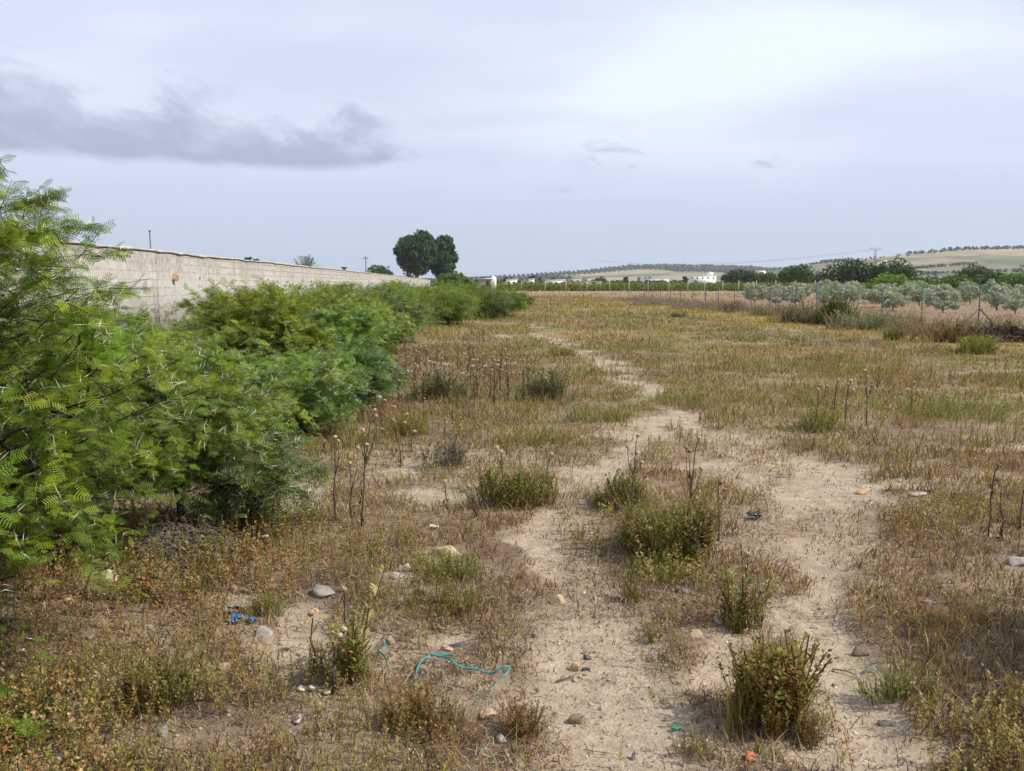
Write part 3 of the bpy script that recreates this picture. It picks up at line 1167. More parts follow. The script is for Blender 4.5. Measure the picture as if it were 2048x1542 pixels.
# the mass of dark trees behind the long hedge
MID = [
    (1480, 208, 1446, 1520, 541, DK, 'dark tree leftmost of the group standing behind the long hedge'),
    (1530, 235, 1505, 1558, 547, (0.07, 0.095, 0.04), 'dull green low tree between two darker trees behind the hedge'),
    (1590, 205, 1548, 1626, 533, (0.06, 0.11, 0.026), 'round-topped mid green tree behind the hedge, left of the broad dark tree'),
    (1700, 180, 1652, 1760, 530, (0.04, 0.075, 0.02), 'broad dark tree behind the hedge, left of the power pylon foot'),
    (1785, 176, 1738, 1838, 530, (0.042, 0.08, 0.02), 'broad dark tree behind the hedge, right of the power pylon foot'),
    (1640, 230, 1618, 1668, 549, (0.06, 0.085, 0.035), 'small dull tree between the round-topped and the broad dark tree'),
]
for i, (pc, d, a0, a1, top, colr, lab) in enumerate(MID):
    w_ = (a1 - a0) / F * d
    tree('field_tree', lab, 'tree', at_d(pc, d), d, hgt(top, d), w_, colr, 0.33, 3600, 0.8, 34, 'trees behind the long hedge', seed=40 + i)
RT = [
    (1780, 118, 1745, 1822, 553, (0.14, 0.22, 0.03), 'bright yellow-green bush in front of the broad dark tree'),
    (1840, 112, 1808, 1868, 560, (0.09, 0.15, 0.03), 'mid green bush beside the grey shed'),
    (1910, 108, 1876, 1950, 559, (0.10, 0.17, 0.03), 'green bush right of the grey shed'),
    (1945, 150, 1910, 1985, 533, (0.055, 0.07, 0.035), 'dark brownish tree standing above the right-hand bushes'),
    (1980, 110, 1940, 2020, 549, (0.075, 0.125, 0.03), 'rounded green tree in front of the dark brownish tree'),
    (2030, 105, 1995, 2075, 552, (0.10, 0.165, 0.03), 'green bush at the right end of the row past the olives'),
    (2130, 108, 2080, 2200, 550, (0.08, 0.14, 0.03), 'green bush standing past the right end of the row'),
]
for i, (pc, d, a0, a1, top, colr, lab) in enumerate(RT):
    w_ = (a1 - a0) / F * d
    tree('field_tree', lab, 'tree', at_d(pc, d), d, hgt(top, d), w_, colr, 0.2, 3000, 0.4, 30, 'green trees past the olive rows', seed=60 + i)

# long hedge (orchard row) behind concrete posts
root = empty('long_hedge', (at_d(985, 152), 152, 0))
tag(root, 'long even yellow-green hedge closing the field behind concrete posts', 'hedge')
x0h, x1h = 0.0, at_d(2060, 152) - at_d(985, 152)
nseg = 260
xs = np.linspace(x0h, x1h, nseg) + rng.normal(size=nseg) * 0.2
for row, (dy_, hh_) in enumerate(((0, 1.62), (3.2, 1.7), (6.5, 1.75))):
    cs = np.stack([xs, dy_ + rng.normal(size=nseg) * .25, np.full(nseg, 0.82)], 1)
    rad = np.stack([np.full(nseg, .75), np.full(nseg, .7), (hh_ - 0.78) * (0.85 + 0.3 * rng.random(nseg))], 1)
    if row == 0:
        CS, RD = cs, rad
    else:
        CS, RD = np.vstack([CS, cs]), np.vstack([RD, rad])
V_, q_, c_ = leaf_cloud(CS, RD, 34000, 0.17, (0.155, 0.195, 0.035), var=0.35)
obj('foliage', np_mesh('foliage', V_, q_, None, c_), M_FAR, root)
mb = MB()
for xx in xs[::2]:
    mb.tube([(xx, 0, -.1), (xx + .05, 0.05, .7)], [.05, .03], 5)
mb.build('stems', M_BARK, root)['kind'] = 'stuff'

# ------------------------------------------------------------------ concrete posts of the far fence
M_CONC = plain('concrete_post', (0.42, 0.39, 0.34), 0.9, 0.15, 3)
M_WIRE = plain('fence_wire', (0.20, 0.18, 0.17), 0.6, 0.2, 3)
root = empty('post_fence', (at_d(1043, 147), 147, 0))
tag(root, 'far fence of pale concrete posts in front of the long hedge', 'fence')
bx0 = at_d(1043, 147)
ppx = [1043, 1090, 1132, 1174, 1219, 1258, 1296, 1338, 1375, 1409, 1445, 1476, 1512, 1551, 1590, 1630, 1671, 1712]
posts = []
pm = MB()
pm.box(-.06, .06, -.06, .06, -.3, 2.05)
pm.box(-.05, .05, -.05, .05, 2.05, 2.12)
p0 = pm.build('post', M_CONC, root)
for i, pp in enumerate(ppx):
    o = p0 if i == 0 else link(p0.copy())
    o.parent = root
    o.location = (at_d(pp, 147) - bx0, rng.normal() * .05, 0)
    o.rotation_euler = (rng.normal() * .01, rng.normal() * .015, 0)
mb = MB()
xe = at_d(ppx[-1], 147) - bx0
for zz in (0.5, 1.0, 1.5, 1.95):
    mb.tube([(0, -.08, zz), (xe, -.08, zz)], 0.008, 4)
mb.build('wire', M_WIRE, root)

# ------------------------------------------------------------------ side fence: blue metal posts and wire
M_BLUE = plain('blue_paint', (0.055, 0.115, 0.175), 0.55, 0.35, 9, 0.2)
M_POST = plain('weathered_post', (0.075, 0.08, 0.10), 0.7, 0.3, 9)
FY = [25.7, 28.7, 31.3, 34.0, 36.7, 39.2, 41.8, 44.3, 46.8, 49.3, 51.8, 54.3, 56.9, 59.4, 62, 64.5, 67]
root = empty('wire_fence', (fence_x(25.7), 25.7, 0))
tag(root, 'side wire fence of slim blue-grey metal posts along the ploughed olive plot', 'fence')
ox, oy = fence_x(25.7), 25.7
TH = {0: 1.40, 1: 1.42, 2: 1.46, 3: 1.72, 6: 1.44}
tops = []
for i, yy in enumerate(FY):
    xx = fence_x(yy)
    hh_ = TH.get(i, 1.35 + 0.35 * rng.random())
    tx, ty = rng.normal(size=2) * 0.03
    mb = MB()
    z0 = gh(xx, yy)
    r = 0.023
    mb.tube([(0, 0, z0 - .2), (tx, ty, z0 + hh_)], [r, r], 8)
    mb.tube([(tx, ty, z0 + hh_), (tx, ty, z0 + hh_ + .012)], [r * 1.15, r * 1.1], 8)
    p = mb.build('post', M_BLUE if i in (1, 2, 3, 4) else M_POST, root, (xx - ox, yy - oy, 0))
    tops.append((xx - ox, yy - oy, z0))
mb = MB()
mb.tube([(0, 0, .78), (-0.95, -0.25, -.05)], [.022, .022], 7)
mb.build('brace', M_POST, root, (0, 0, tops[0][2]))
mb = MB()
mb.tube([(0, 0, .78), (0.85, 0.1, -.05)], [.022, .022], 7)
mb.build('brace', M_POST, root, (0, 0, tops[0][2]))
for zz in (0.25, 0.55, 0.85, 1.15, 1.33):
    mb = MB()
    pts = []
    for (a_, b_, c_), (a2, b2, c2) in zip(tops[:-1], tops[1:]):
        for t in (0, .5):
            pts.append((a_ + (a2 - a_) * t, b_ + (b2 - b_) * t, c_ + (c2 - c_) * t + zz - (0.05 * (t == .5)) * rng.random()))
    pts.append((tops[-1][0], tops[-1][1], tops[-1][2] + zz))
    mb.tube(pts, 0.0035, 4)
    mb.build('wire', M_WIRE, root)


# ------------------------------------------------------------------ olive trees
def olive_variant(i):
    root = empty('olive_tree', (0, 0, 0))
    r_ = np.random.default_rng(500 + i)
    h = 1.5
    w = 1.35
    cs, rad = lobes_in(r_.normal() * .12, 0, 0.84, .82, .82, .66, 22, .2, 510 + i, surf=.95)
    cs[:, 2] = np.maximum(cs[:, 2], .38 + .3 * np.abs(cs[:, 0]))
    # leafy shoots: slim quads pointing up and out from lobes
    n = 2200
    V_, q_, c_ = leaf_cloud(cs, rad, n, 0.08, (0.34, 0.38, 0.28), aspect=0.28, shell=0.4, var=0.35, r_=r_)
    obj('crown', np_mesh('crown', V_, q_, None, c_), M_OLIVE, root)
    mb = MB()
    mb.tube([(0, 0, -.1), (.02, .02, .25), (.0, .03, .5)], [.05, .04, .03], 6)
    for k in range(5):
        c0 = cs[r_.integers(0, len(cs))]
        mb.tube([(0, .02, .3), tuple(c0 * np.array((.6, .6, .7))), tuple(c0)], [.028, .018, .006], 5)
    mb.build('trunk', M_BARK2, root)
    return root


OV = [olive_variant(i) for i in range(4)]
used = [False] * 4
OL = [  # px, base py, height, label
    (1885, 627, 1.5, 'low wide silver olive tree midway between the braced post and the next post'),
    (1838, 611, 1.85, 'tall silver olive tree directly behind the second fence post from the right'),
    (1993, 621, 1.75, 'full round olive tree just right of the braced fence post'),
    (1785, 622, 1.35, 'slim olive tree just right of the third fence post from the right'),
    (1765, 606, 1.55, 'olive tree behind the third fence post from the right'),
    (1707, 612, 1.5, 'olive tree just right of the tall blue fence post'),
    (1650, 602, 1.5, 'broad olive tree left of the tall blue fence post'),
    (1606, 600, 1.35, 'round olive tree behind the dark dried thistle stand by the fence'),
    (1940, 610, 1.4, 'olive tree just left of the braced fence post'),
    (2030, 632, 1.2, 'small olive tree above the right end of the dead branch pile'),
    (1810, 598, 1.3, 'small olive tree in the gap left of the tall silver olive'),
    (1552, 597, 1.35, 'olive tree behind the thin dark fence post left of the dried thistles'),
    (1536, 604, 1.3, 'leftmost large olive tree, pressed against a thin fence post'),
    (1572, 603, 1.15, 'small olive tree right of a thin dark fence post, low on its stem'),
    (1500, 597, 1.2, 'low olive tree far along the fence, pale and wispy'),
]
cnt = 0


def put_olive(x, y, h, lab):
    global cnt
    v = cnt % 4
    cnt += 1
    s = h / 1.5
    loc = (x, y, gh(x, y))
    if not used[v]:
        used[v] = True
        o = OV[v]
        o.location = loc
        o.scale = (s, s, s)
    else:
        o = copy_thing(OV[v], loc, rng.random() * 6.28, s)
    q_ = .85 + .35 * rng.random(3)
    o.scale = (s * q_[0], s * q_[1], s * q_[2])
    tag(o, lab, 'tree', 'olive trees on the ploughed plot')


placed = []
for px, py, h, lab in OL:
    x, y = G(px, py)
    placed.append((x, y))
    put_olive(x, y, h, lab)
BACK = []
for rowx in range(12):
    for rowy in range(12):
        x = 13.5 + rowx * 4.9 + rng.normal() * .5
        y = 46 + rowy * 4.6 + rng.normal() * .5
        if x < max(fence_x(y) + 2.0, .305 * y) or abs(x) > 0.70 * y or y > 103:
            continue
        if min(math.hypot(x - a_, y - b_) for a_, b_ in placed) < 2.6:
            continue
        placed.append((x, y))
        BACK.append((x, y))

ORD = ['first', 'second', 'third', 'fourth', 'fifth', 'sixth', 'seventh', 'eighth', 'ninth', 'tenth', 'eleventh', 'twelfth', 'thirteenth', 'fourteenth', 'fifteenth', 'sixteenth', 'seventeenth']
cell = {}
for x, y in BACK:
    k = sum(1 for yy in FY if x / y < fence_x(yy) / yy)      # how many fence posts stand to its right
    cell.setdefault(k, []).append((y, x))
for k in sorted(cell):
    for i, (y, x) in enumerate(sorted(cell[k])):
        lead = ['nearest', 'second-nearest', 'third-nearest', 'fourth-nearest', 'fifth-nearest', 'sixth-nearest', 'seventh-nearest', 'eighth-nearest', 'ninth-nearest', 'tenth-nearest',
                'eleventh-nearest', 'twelfth-nearest', 'thirteenth-nearest', 'fourteenth-nearest', 'fifteenth-nearest', 'sixteenth-nearest', 'seventeenth-nearest', 'eighteenth-nearest', 'nineteenth-nearest', 'farthest'][min(i, 19)]
        lab = (lead + ' back-row olive tree, right of the braced fence post') if k == 0 else \
            (lead + ' back-row olive tree between the %s and %s fence posts from the right' % (ORD[k - 1], ORD[k]))
        put_olive(x, y, 1.15 + .55 * rng.random(), lab)

# ------------------------------------------------------------------ far olive grove, hilltop trees
r_ = np.random.default_rng(77)


def blobs(name, label, cat, pts, size, col, nq=7, var=0.25, kind='stuff'):
    cs = np.asarray(pts, float)
    n = len(cs)
    li = np.repeat(np.arange(n), nq)
    s = np.asarray(size)[li] if np.ndim(size) else np.full(len(li), size)
    d = r_.normal(size=(len(li), 3))
    d /= np.linalg.norm(d, axis=1, keepdims=True)
    P_ = cs[li] + d * (s * 0.4)[:, None] + np.stack([0 * s, 0 * s, s * 0.45], 1)
    a = np.cross(d, r_.normal(size=(len(li), 3)))
    a /= np.linalg.norm(a, axis=1, keepdims=True)
    b_ = np.cross(d, a)
    k_ = (s * 0.42)[:, None]
    V_ = np.stack([P_ - a * k_, P_ - b_ * k_, P_ + a * k_, P_ + b_ * k_], 1).reshape(-1, 3)
    tree_var = (0.8 + 0.4 * r_.random(n))[li][:, None]
    c_ = np.asarray(col)[None] * tree_var * (1 + (r_.random((len(li), 1)) - .5) * var)
    o = obj(name, np_mesh(name, V_, np.arange(len(li) * 4).reshape(-1, 4), None, np.repeat(c_, 4, 0)), M_FAR)
    tag(o, label, cat, kind=kind)
    return o


pts, sz = [], []
for xx in np.arange(-330, 700, 14):
    for yy in np.arange(1500, 2420, 20):
        x = xx + r_.normal() * 1.2
        y = yy + r_.normal() * 1.2
        h = float(hill_h(np.array([x]), np.array([y]))[0])
        zone = fbm(np.array([x]), np.array([y]), 240, 19, 2)[0]
        if x > 270 and zone < 0.52:
            continue
        if 120 < x < 420 and 1500 < y < 2150 and zone > 0.40:
            continue
        pts.append((x, y, h - 0.4))
        sz.append(5.5 + r_.random() * 2)
blobs('olive_grove', 'rows of dark olive trees covering the far hillside', 'grove', pts, np.array(sz), (0.085, 0.10, 0.062), 6)
pts, sz = [], []
for xx in np.arange(430, 1500, 3.2):
    hgt_d = DB + r_.normal() * 8 - 14
    x = xx + r_.normal() * 2
    if 500 < x < 812 and r_.random() < 0.35:
        continue
    h = float(hill_h(np.array([x]), np.array([hgt_d]))[0])
    pts.append((x, hgt_d, h - .6))
    sz.append((6.0 if x > 812 else 4.0) * (0.7 + .6 * r_.random()))
for k in range(2600):   # broken hedgerows across the slope
    band = r_.integers(0, 7)
    x = 380 + 1050 * r_.random()
    y = 860 + band * 95 + 14 * math.sin(x / 60 + band) - 0.12 * x + r_.normal() * 5
    if fbm(np.array([x]), np.array([y]), 130, 25 + band, 2)[0] < 0.42:
        continue
    h = float(hill_h(np.array([x]), np.array([y]))[0])
    pts.append((x, y, h - .5))
    sz.append(3.2 + 2.5 * r_.random())
blobs('hillside_woods', 'dark line of trees along the ridge and hedgerows across the right hill', 'woods', pts, np.array(sz), (0.06, 0.075, 0.045), 7)

# scrub and tree belt on the plain between hedge and hills: reads as one mass
pts, sz = [], []
for k in range(2200):
    y = 380 * (1250 / 380) ** r_.random()
    x = (r_.random() * 0.86 - 0.16) * y
    if fbm(np.array([x]), np.array([y]), 60, 29, 3)[0] < 0.46:
        continue
    pts.append((x, y, max(0.0, float(hill_h(np.array([x]), np.array([y]))[0]) - .5) if y > 600 else 0.0))
    sz.append((1.4 + 2.2 * r_.random()))
blobs('far_woods', 'broken belt of scrub and orchard trees across the plain', 'woods', pts, np.array(sz), (0.075, 0.10, 0.045), 10)

# separate far trees one can tell apart
FT = [
    (966, 552, 8, 'small dark tree left of the white water tank on the horizon'),
    (1011, 553, 9, 'left one of two small dark round trees right of the white water tank'),
    (1023, 552, 9, 'right one of two small dark round trees right of the white water tank'),
    (1065, 548, 17, 'tallest dark tree over the white houses on the plain'),
    (1079, 552, 8, 'slim dark tree right of the tallest dark tree on the plain'),
    (1106, 554, 8, 'small dark tree left of the lone spiky tree below the olive slope'),
    (1140, 551, 8, 'lone dark spiky tree below the olive slope'),
    (1200, 555, 26, 'dark spreading tree by the beige farm buildings'),
    (1252, 552, 9, 'dark tree on the plain below the hilltop ruin'),
    (1447, 549, 12, 'dark tree just right of the long white hall'),
    (1370, 551, 13, 'dark tree just left of the long white hall'),
    (1870, 521, 9, 'lone dark round tree in the tan field of the right hill'),
]
for i, (px, top, wpx, lab) in enumerate(FT):
    d = 430.0 if i < 11 else 1100.0
    if i == 11:
        x = at_d(px, d)
        z0 = float(hill_h(np.array([x]), np.array([d]))[0]) - .8
        h = 8
        tree('distant_tree', lab, 'tree', x, d, h, 9, (0.055, 0.075, 0.04), 0.9, 260, 1.5, 10, 'single trees on the plain and hill', seed=80 + i, z0=z0)
        continue
    x = at_d(px, d)
    tree('distant_tree', lab, 'tree', x, d, hgt(top, d), wpx / F * d * 1.1, (0.045, 0.065, 0.035), 0.5, 420, 1.2, 12, 'single trees on the plain and hill', seed=80 + i)

# ------------------------------------------------------------------ far buildings
M_WHITE = plain('whitewash', (0.80, 0.79, 0.75), 0.8, 0.04, 1)
M_BEIGE = plain('beige_plaster', (0.48, 0.42, 0.34), 0.9, 0.12, .6)
M_GREYB = plain('block_masonry', (0.30, 0.27, 0.24), 0.95, 0.15, 2)
M_DARKW = plain('dark_opening', (0.03, 0.035, 0.04), 0.5, 0.1, 1)
M_ROOF = plain('flat_roof', (0.55, 0.53, 0.5), 0.9, 0.1, .5)


def house(name, lab, px0, px1, top, d, m, z0=0.0, depth=7, win=3, stair=False, base=None):
    x0, x1 = at_d(px0, d), at_d(px1, d)
    h = hgt(top, d) - z0
    w = x1 - x0
    root = empty(name, ((x0 + x1) / 2, d, z0))
    tag(root, lab, 'building', 'pale buildings on the plain and slopes')
    mb = MB()
    mb.box(-w / 2, w / 2, 0, depth, -1, h)
    mb.build('wall', m, root)
    mb = MB()
    t = 0.18
    mb.box(-w / 2 - .1, w / 2 + .1, -.1, depth + .1, h, h + t)
    if stair:
        mb.box(w * .18, w * .18 + min(4, w * .25), 1.2, 4.6, h + t, h + t + 2.0)
    mb.build('roof', M_ROOF if m is not M_WHITE else M_WHITE, root)
    for i in range(win):
        cx_ = -w / 2 + w * (i + .5) / win
        mb = MB()
        mb.box(cx_ - .5, cx_ + .5, -.04, .04, max(h - 2.0, .4), max(h - 1.0, 1.2))
        mb.build('window', M_DARKW, root)
    mb = MB()
    mb.box(w * .3 - .45, w * .3 + .45, -.05, .05, 0, 2.0)
    mb.build('door', M_DARKW, root)
    return root


house('long_hall', 'long white hall with a small rooftop box, largest white building on the plain', 1378, 1432, 551.5, 520, M_WHITE, depth=14, win=5, stair=True)
house('farm_building', 'long low white shed left of the large white hall', 1285, 1337, 557.5, 500, M_WHITE, depth=8, win=5)
house('farm_building', 'white flat house nearest to the white water tank', 1012, 1034, 558.5, 330, M_WHITE, win=2)
house('farm_building', 'white flat house right of the tallest dark tree', 1057, 1069, 558, 330, M_WHITE, win=1)
house('farm_building', 'white house with a low wing, left of the beige farm buildings', 1094, 1131, 559.5, 360, M_WHITE, win=3)
house('farm_building', 'beige farm house left of the dark spreading tree', 1137, 1162, 556, 400, M_BEIGE, win=2)
house('farm_building', 'beige farm house close to the dark spreading tree, behind a low wall', 1166, 1190, 555, 430, M_BEIGE, win=2)
house('farm_building', 'long low beige wall-like shed in front of the farm houses', 1128, 1202, 563, 320, M_BEIGE, depth=4, win=0)
house('farm_building', 'pale house at the foot of the hill, between two trees', 1516, 1530, 541, 640, M_WHITE, depth=8, win=1)
house('farm_building', 'tiny pale house on the slope left of the broad dark tree', 1612, 1624, 541, 700, M_WHITE, win=1)
house('farm_building', 'white farmhouse on the slope behind the power pylon', 1742, 1775, 524, 900, M_BEIGE, z0=14, depth=9, win=3, stair=True)
house('grey_shed', 'grey flat shed between the green bushes past the olive rows', 1838, 1866, 562, 125, M_GREYB, depth=5, win=1)
house('grey_shed', 'low grey shed right of the mid green bush, half hidden', 1880, 1905, 562.5, 128, M_GREYB, depth=5, win=0)
house('block_house', 'unplastered grey block building at the end of the shrub row', 957, 983, 558.5, 135, M_GREYB, depth=5, win=1)
# white water tank
mb = MB()
xw = at_d(987, 150)
mb.tube([(0, 0, 0), (0, 0, 1.7), (0, 0, 2.6), (0, 0, 2.8)], [.55, .55, .55, .35], 18)
o = mb.build('tank_body', M_WHITE, None, (0, 0, 0))
root = empty('water_tank', (xw, 150, 0))
tag(root, 'white upright water tank beside the grey block building', 'tank')
o.parent = root
o.location = (0, 0, 0.0)
mb = MB()
mb.tube([(0, 0, 2.8), (0, 0, 2.95)], [.25, .22], 12)
mb.build('lid', M_WHITE, root)
# hilltop ruin
xr = at_d(1268, DA)
zr = float(hill_h(np.array([xr]), np.array([DA]))[0]) - 2
root = empty('hilltop_ruin', (xr, DA, zr))
tag(root, 'small stone ruin on top of the olive hill', 'building')
mb = MB()
mb.box(-16, -4, 0, 9, 0, 9.5)
mb.box(-4, 6, 2, 9, 0, 6)
mb.box(6, 16, 0, 9, 0, 8)
mb.box(-14, -11, 0, 3, 9.5, 11)
mb.build('wall', plain('ruin_stone', (0.25, 0.23, 0.19), .9, .2, .3), root)
mb = MB()
mb.box(-2, 1, 1.9, 2.1, 0, 4)
mb.build('doorway', M_DARKW, root)

# ------------------------------------------------------------------ pylon and lines
M_STEEL = plain('galvanised_steel', (0.30, 0.31, 0.33), 0.5, 0.1, 1, metal=0.3)
dp = 640.0
xp = at_d(1747, dp)
root = empty('power_pylon', (xp, dp, 0))
tag(root, 'steel lattice power pylon with cross arms standing before the right hill', 'pylon')
HP = hgt(497, dp)
mb = MB()
for sx in (-1, 1):
    for sy in (-1, 1):
        mb.tube([(sx * 2.2, sy * 2.2, 0), (sx * .6, sy * .6, HP * .7), (sx * .45, sy * .45, HP)], .13, 4)
nb = 9
for i in range(nb):
    t0, t1 = i / nb, (i + 1) / nb
    w0 = 2.2 - 1.7 * t0
    w1 = 2.2 - 1.7 * t1
    for s in (-1, 1):
        mb.tube([(-w0 * s, -w0, HP * t0), (w1 * s, -w1, HP * t1)], .07, 4)
        mb.tube([(w0, -w0 * s, HP * t0), (w1, w1 * s, HP * t1)], .07, 4)
mb.build('lattice_mast', M_STEEL, root)
mb = MB()
for s in (-1, 1):
    mb.tube([(0, 0, HP - .6), (s * 4.6, 0, HP + .2), (s * 5.0, 0, HP - 1.4)], .13, 4)
    mb.tube([(0, 0, HP - 2.4), (s * 4.6, 0, HP + .2)], .09, 4)
    mb.tube([(s * .4, 0, HP - .3), (s * 1.5, 0, HP + 2.2)], .11, 4)
    mb.tube([(s * 1.5, 0, HP + 2.2), (s * 4.6, 0, HP + .2)], .07, 4)
mb.build('cross_arm', M_STEEL, root)
root2 = empty('power_line', (xp, dp, 0))
tag(root2, 'thin sagging power cables leading away from the steel pylon', 'cables')
for s in (-5, 0, 5):
    mb = MB()
    pts = []
    for t in np.linspace(-1, 0, 16):
        # leftwards, away over the rise
        pts.append((s + t * 190, -t * 420, HP - .4 + (-t) * 4 - 9 * (1 - (2 * t + 1) ** 2) - abs(s) * .15))
    mb.tube(pts, .06, 3)
    mb.build('cable', M_STEEL, root2)
    mb = MB()
    pts = []
    for t in np.linspace(0, 1, 12):
        pts.append((s + t * 180, t * 220, HP - .4 + t * 10 - 5 * (1 - (2 * t - 1) ** 2) - abs(s) * .15))
    mb.tube(pts, .06, 3)
    mb.build('cable', M_STEEL, root2)

# ------------------------------------------------------------------ boundary wall
WX0, WK = -7.5, -0.0773


def wall_x(y):
    return WX0 + WK * y


m, N, b = mat_base('wall_render', 0.92, 0.15)
tc_ = N.n('ShaderNodeTexCoord')
P = tc_.outputs['Object']
sp = N.n('ShaderNodeSeparateXYZ')
N.link(P, sp.inputs[0])
nA = N.noise(P, 1.1, 6, 0.65)
nB = N.noise(P, 7, 6, 0.7)
nC = N.noise(P, 30, 4, 0.6)
br_t = N.n('ShaderNodeTexBrick')
br_t.inputs['Scale'].default_value = 1.0
br_t.inputs['Brick Width'].default_value = 0.5
br_t.inputs['Row Height'].default_value = 0.21
br_t.inputs['Mortar Size'].default_value = 0.012
br_t.inputs['Mortar Smooth'].default_value = 0.6
br_t.offset = 0.5
wob = N.m('MULTIPLY', N.m('SUBTRACT', nB, .5), 0.10)
N.link(N.comb(sp.outputs[1], N.m('ADD', sp.outputs[2], wob), 0), br_t.inputs['Vector'])
mort = N.m('MULTIPLY', br_t.outputs['Fac'], N.sstep(N.m('ADD', nA, N.m('MULTIPLY', sp.outputs[1], 0.004)), 0.50, 0.74))
c = N.mix(N.sstep(nA, 0.3, 0.7), (0.235, 0.215, 0.185), (0.34, 0.315, 0.28))
c = N.mix(N.m('MULTIPLY', N.sstep(nB, 0.4, 0.65), 0.65), c, (0.45, 0.425, 0.385))
c = N.mix(N.m('MULTIPLY', N.sstep(nB, 0.58, 0.74), 0.85), c, (0.17, 0.15, 0.13))
# lighter, bare-block lower half
lowf = N.m('MULTIPLY', N.sstep(N.m('ADD', sp.outputs[2], N.m('MULTIPLY', nA, -1.2)), 1.6, 0.7), 0.45)
c = N.mix(lowf, c, (0.50, 0.485, 0.455))
# rain streaks below the coping (stains of their own)
st = N.noise(N.comb(N.m('MULTIPLY', sp.outputs[1], 1.0), N.m('MULTIPLY', sp.outputs[2], 0.07), 0), 2.3, 4, 0.6)
c = N.mix(N.m('MULTIPLY', N.m('MULTIPLY', N.sstep(st, 0.58, 0.74), N.sstep(sp.outputs[2], 1.2, 2.3)), 0.55), c, (0.17, 0.14, 0.115))
c = N.mix(N.m('MULTIPLY', mort, 0.20), c, (0.22, 0.20, 0.17))
nD = N.noise(P, 0.35, 5, 0.7, 0.4)
c = N.mix(N.m('MULTIPLY', N.sstep(nD, 0.5, 0.68), 0.4), c, (0.21, 0.19, 0.16))
N.link(c, b.inputs['Base Color'])
bp = N.n('ShaderNodeBump')
bp.inputs['Strength'].default_value = 1.0
bp.inputs['Distance'].default_value = 0.03
N.link(N.m('ADD', N.m('MULTIPLY', nB, 1.0), N.m('SUBTRACT', N.m('MULTIPLY', nC, .5), N.m('MULTIPLY', mort, .9))), bp.inputs['Height'])
N.link(bp.outputs[0], b.inputs['Normal'])
M_WALL = m
ya = np.concatenate([np.arange(-4, 60, 0.25), np.arange(60, 272, 2.0)])


def wall_top(y):
    return 2.34 + 0.0022 * np.clip(y, 0, 110) + (vn(y / 6.0, 0 * y, 3) - .5) * 0.03 + (vn(y / 0.7, 0 * y, 9) - .5) * 0.022


def strip_box(ya, x_off0, x_off1, zlo, zhi, zsub=1, rough_=0.0):
    """extruded box along the wall line, local to the wall's origin"""
    V_, Q_ = [], []
    lev = zsub + 1
    for yi in ya:
        lo, hi_ = zlo(yi), zhi(yi)
        for j in range(lev):
            z_ = lo + (hi_ - lo) * j / zsub
            V_.append((wall_x(yi) - WX0 + x_off1, yi, z_))
        for j in range(lev):
            z_ = hi_ + (lo - hi_) * j / zsub
            V_.append((wall_x(yi) - WX0 + x_off0, yi, z_))
    V_ = np.array(V_)
    k = lev * 2
    nn_ = len(ya)
    for i in range(nn_ - 1):
        for j in range(k):
            j2 = (j + 1) % k
            Q_.append((i * k + j, i * k + j2, (i + 1) * k + j2, (i + 1) * k + j))
    Q_.append(tuple([0, lev - 1, lev, k - 1]))
    Q_.append(tuple([(nn_ - 1) * k + a for a in (0, k - 1, lev, lev - 1)]))
    return V_, np.array(Q_)


root = empty('boundary_wall', (WX0, 0, 0))
tag(root, 'long rough grey-beige masonry wall with a thin mortar coping along the field', 'wall')
V_, Q_ = strip_box(ya, -0.2, 0.0, lambda y_: -0.3, lambda y_: float(wall_top(np.array([y_]))[0]), 1)
obj('wall_face', np_mesh('wall_face', V_, Q_), M_WALL, root)
M_COPE = plain('mortar_coping', (0.40, 0.375, 0.33), 0.9, 0.22, 2.5, 0.7)
V_, Q_ = strip_box(ya, -0.22, 0.025, lambda y_: float(wall_top(np.array([y_]))[0]) + .001,
                   lambda y_: float(wall_top(np.array([y_]))[0]) + 0.03 + float(vn(np.array([y_ / .5]), np.array([0.]), 21)[0]) * .025)
# ragged lower lip of the coping
lip = np.arange(0, len(V_), 4)
V_[lip, 2] -= 0.05 * vn(V_[lip, 1] / 0.5, V_[lip, 1] * 0, 33) ** 2
V_[lip, 0] += 0.004
obj('coping', np_mesh('coping', V_, Q_), M_COPE, root)
# raised render pilasters
for yy in (19.6, 23.8, 28.4):
    mb = MB()
    M_ = Matrix.Translation((wall_x(yy) - WX0, yy, 0)) @ Matrix.Rotation(math.atan(-WK), 4, 'Z')
    mb.box(-0.05, 0.02, -.16, .16, 0, 2.33, M_)
    mb.build('pier', M_WALL, root)


# ------------------------------------------------------------------ stones, each a thing
def stone_mesh(name, sx, sy, sz, seed, sub=ICO3, angular=0.0, rough_=0.05):
    V_, T_ = sub
    r = np.random.default_rng(seed)
    V2 = V_.copy()
    # chop with random planes for facets
    for k in range(11):
        d = r.normal(size=3)
        d /= np.linalg.norm(d)
        lim = 0.36 + 0.36 * r.random()
        s = V2 @ d
        over = s > lim
        V2[over] -= np.outer(s[over] - lim, d) * (1 - angular * .2)
    V2 += r.normal(size=V2.shape) * 0.02 * (rough_ / .1)
    V2 = V2 * np.array((sx, sy, sz)) / 0.72
    return np_mesh(name, V2, None, T_)


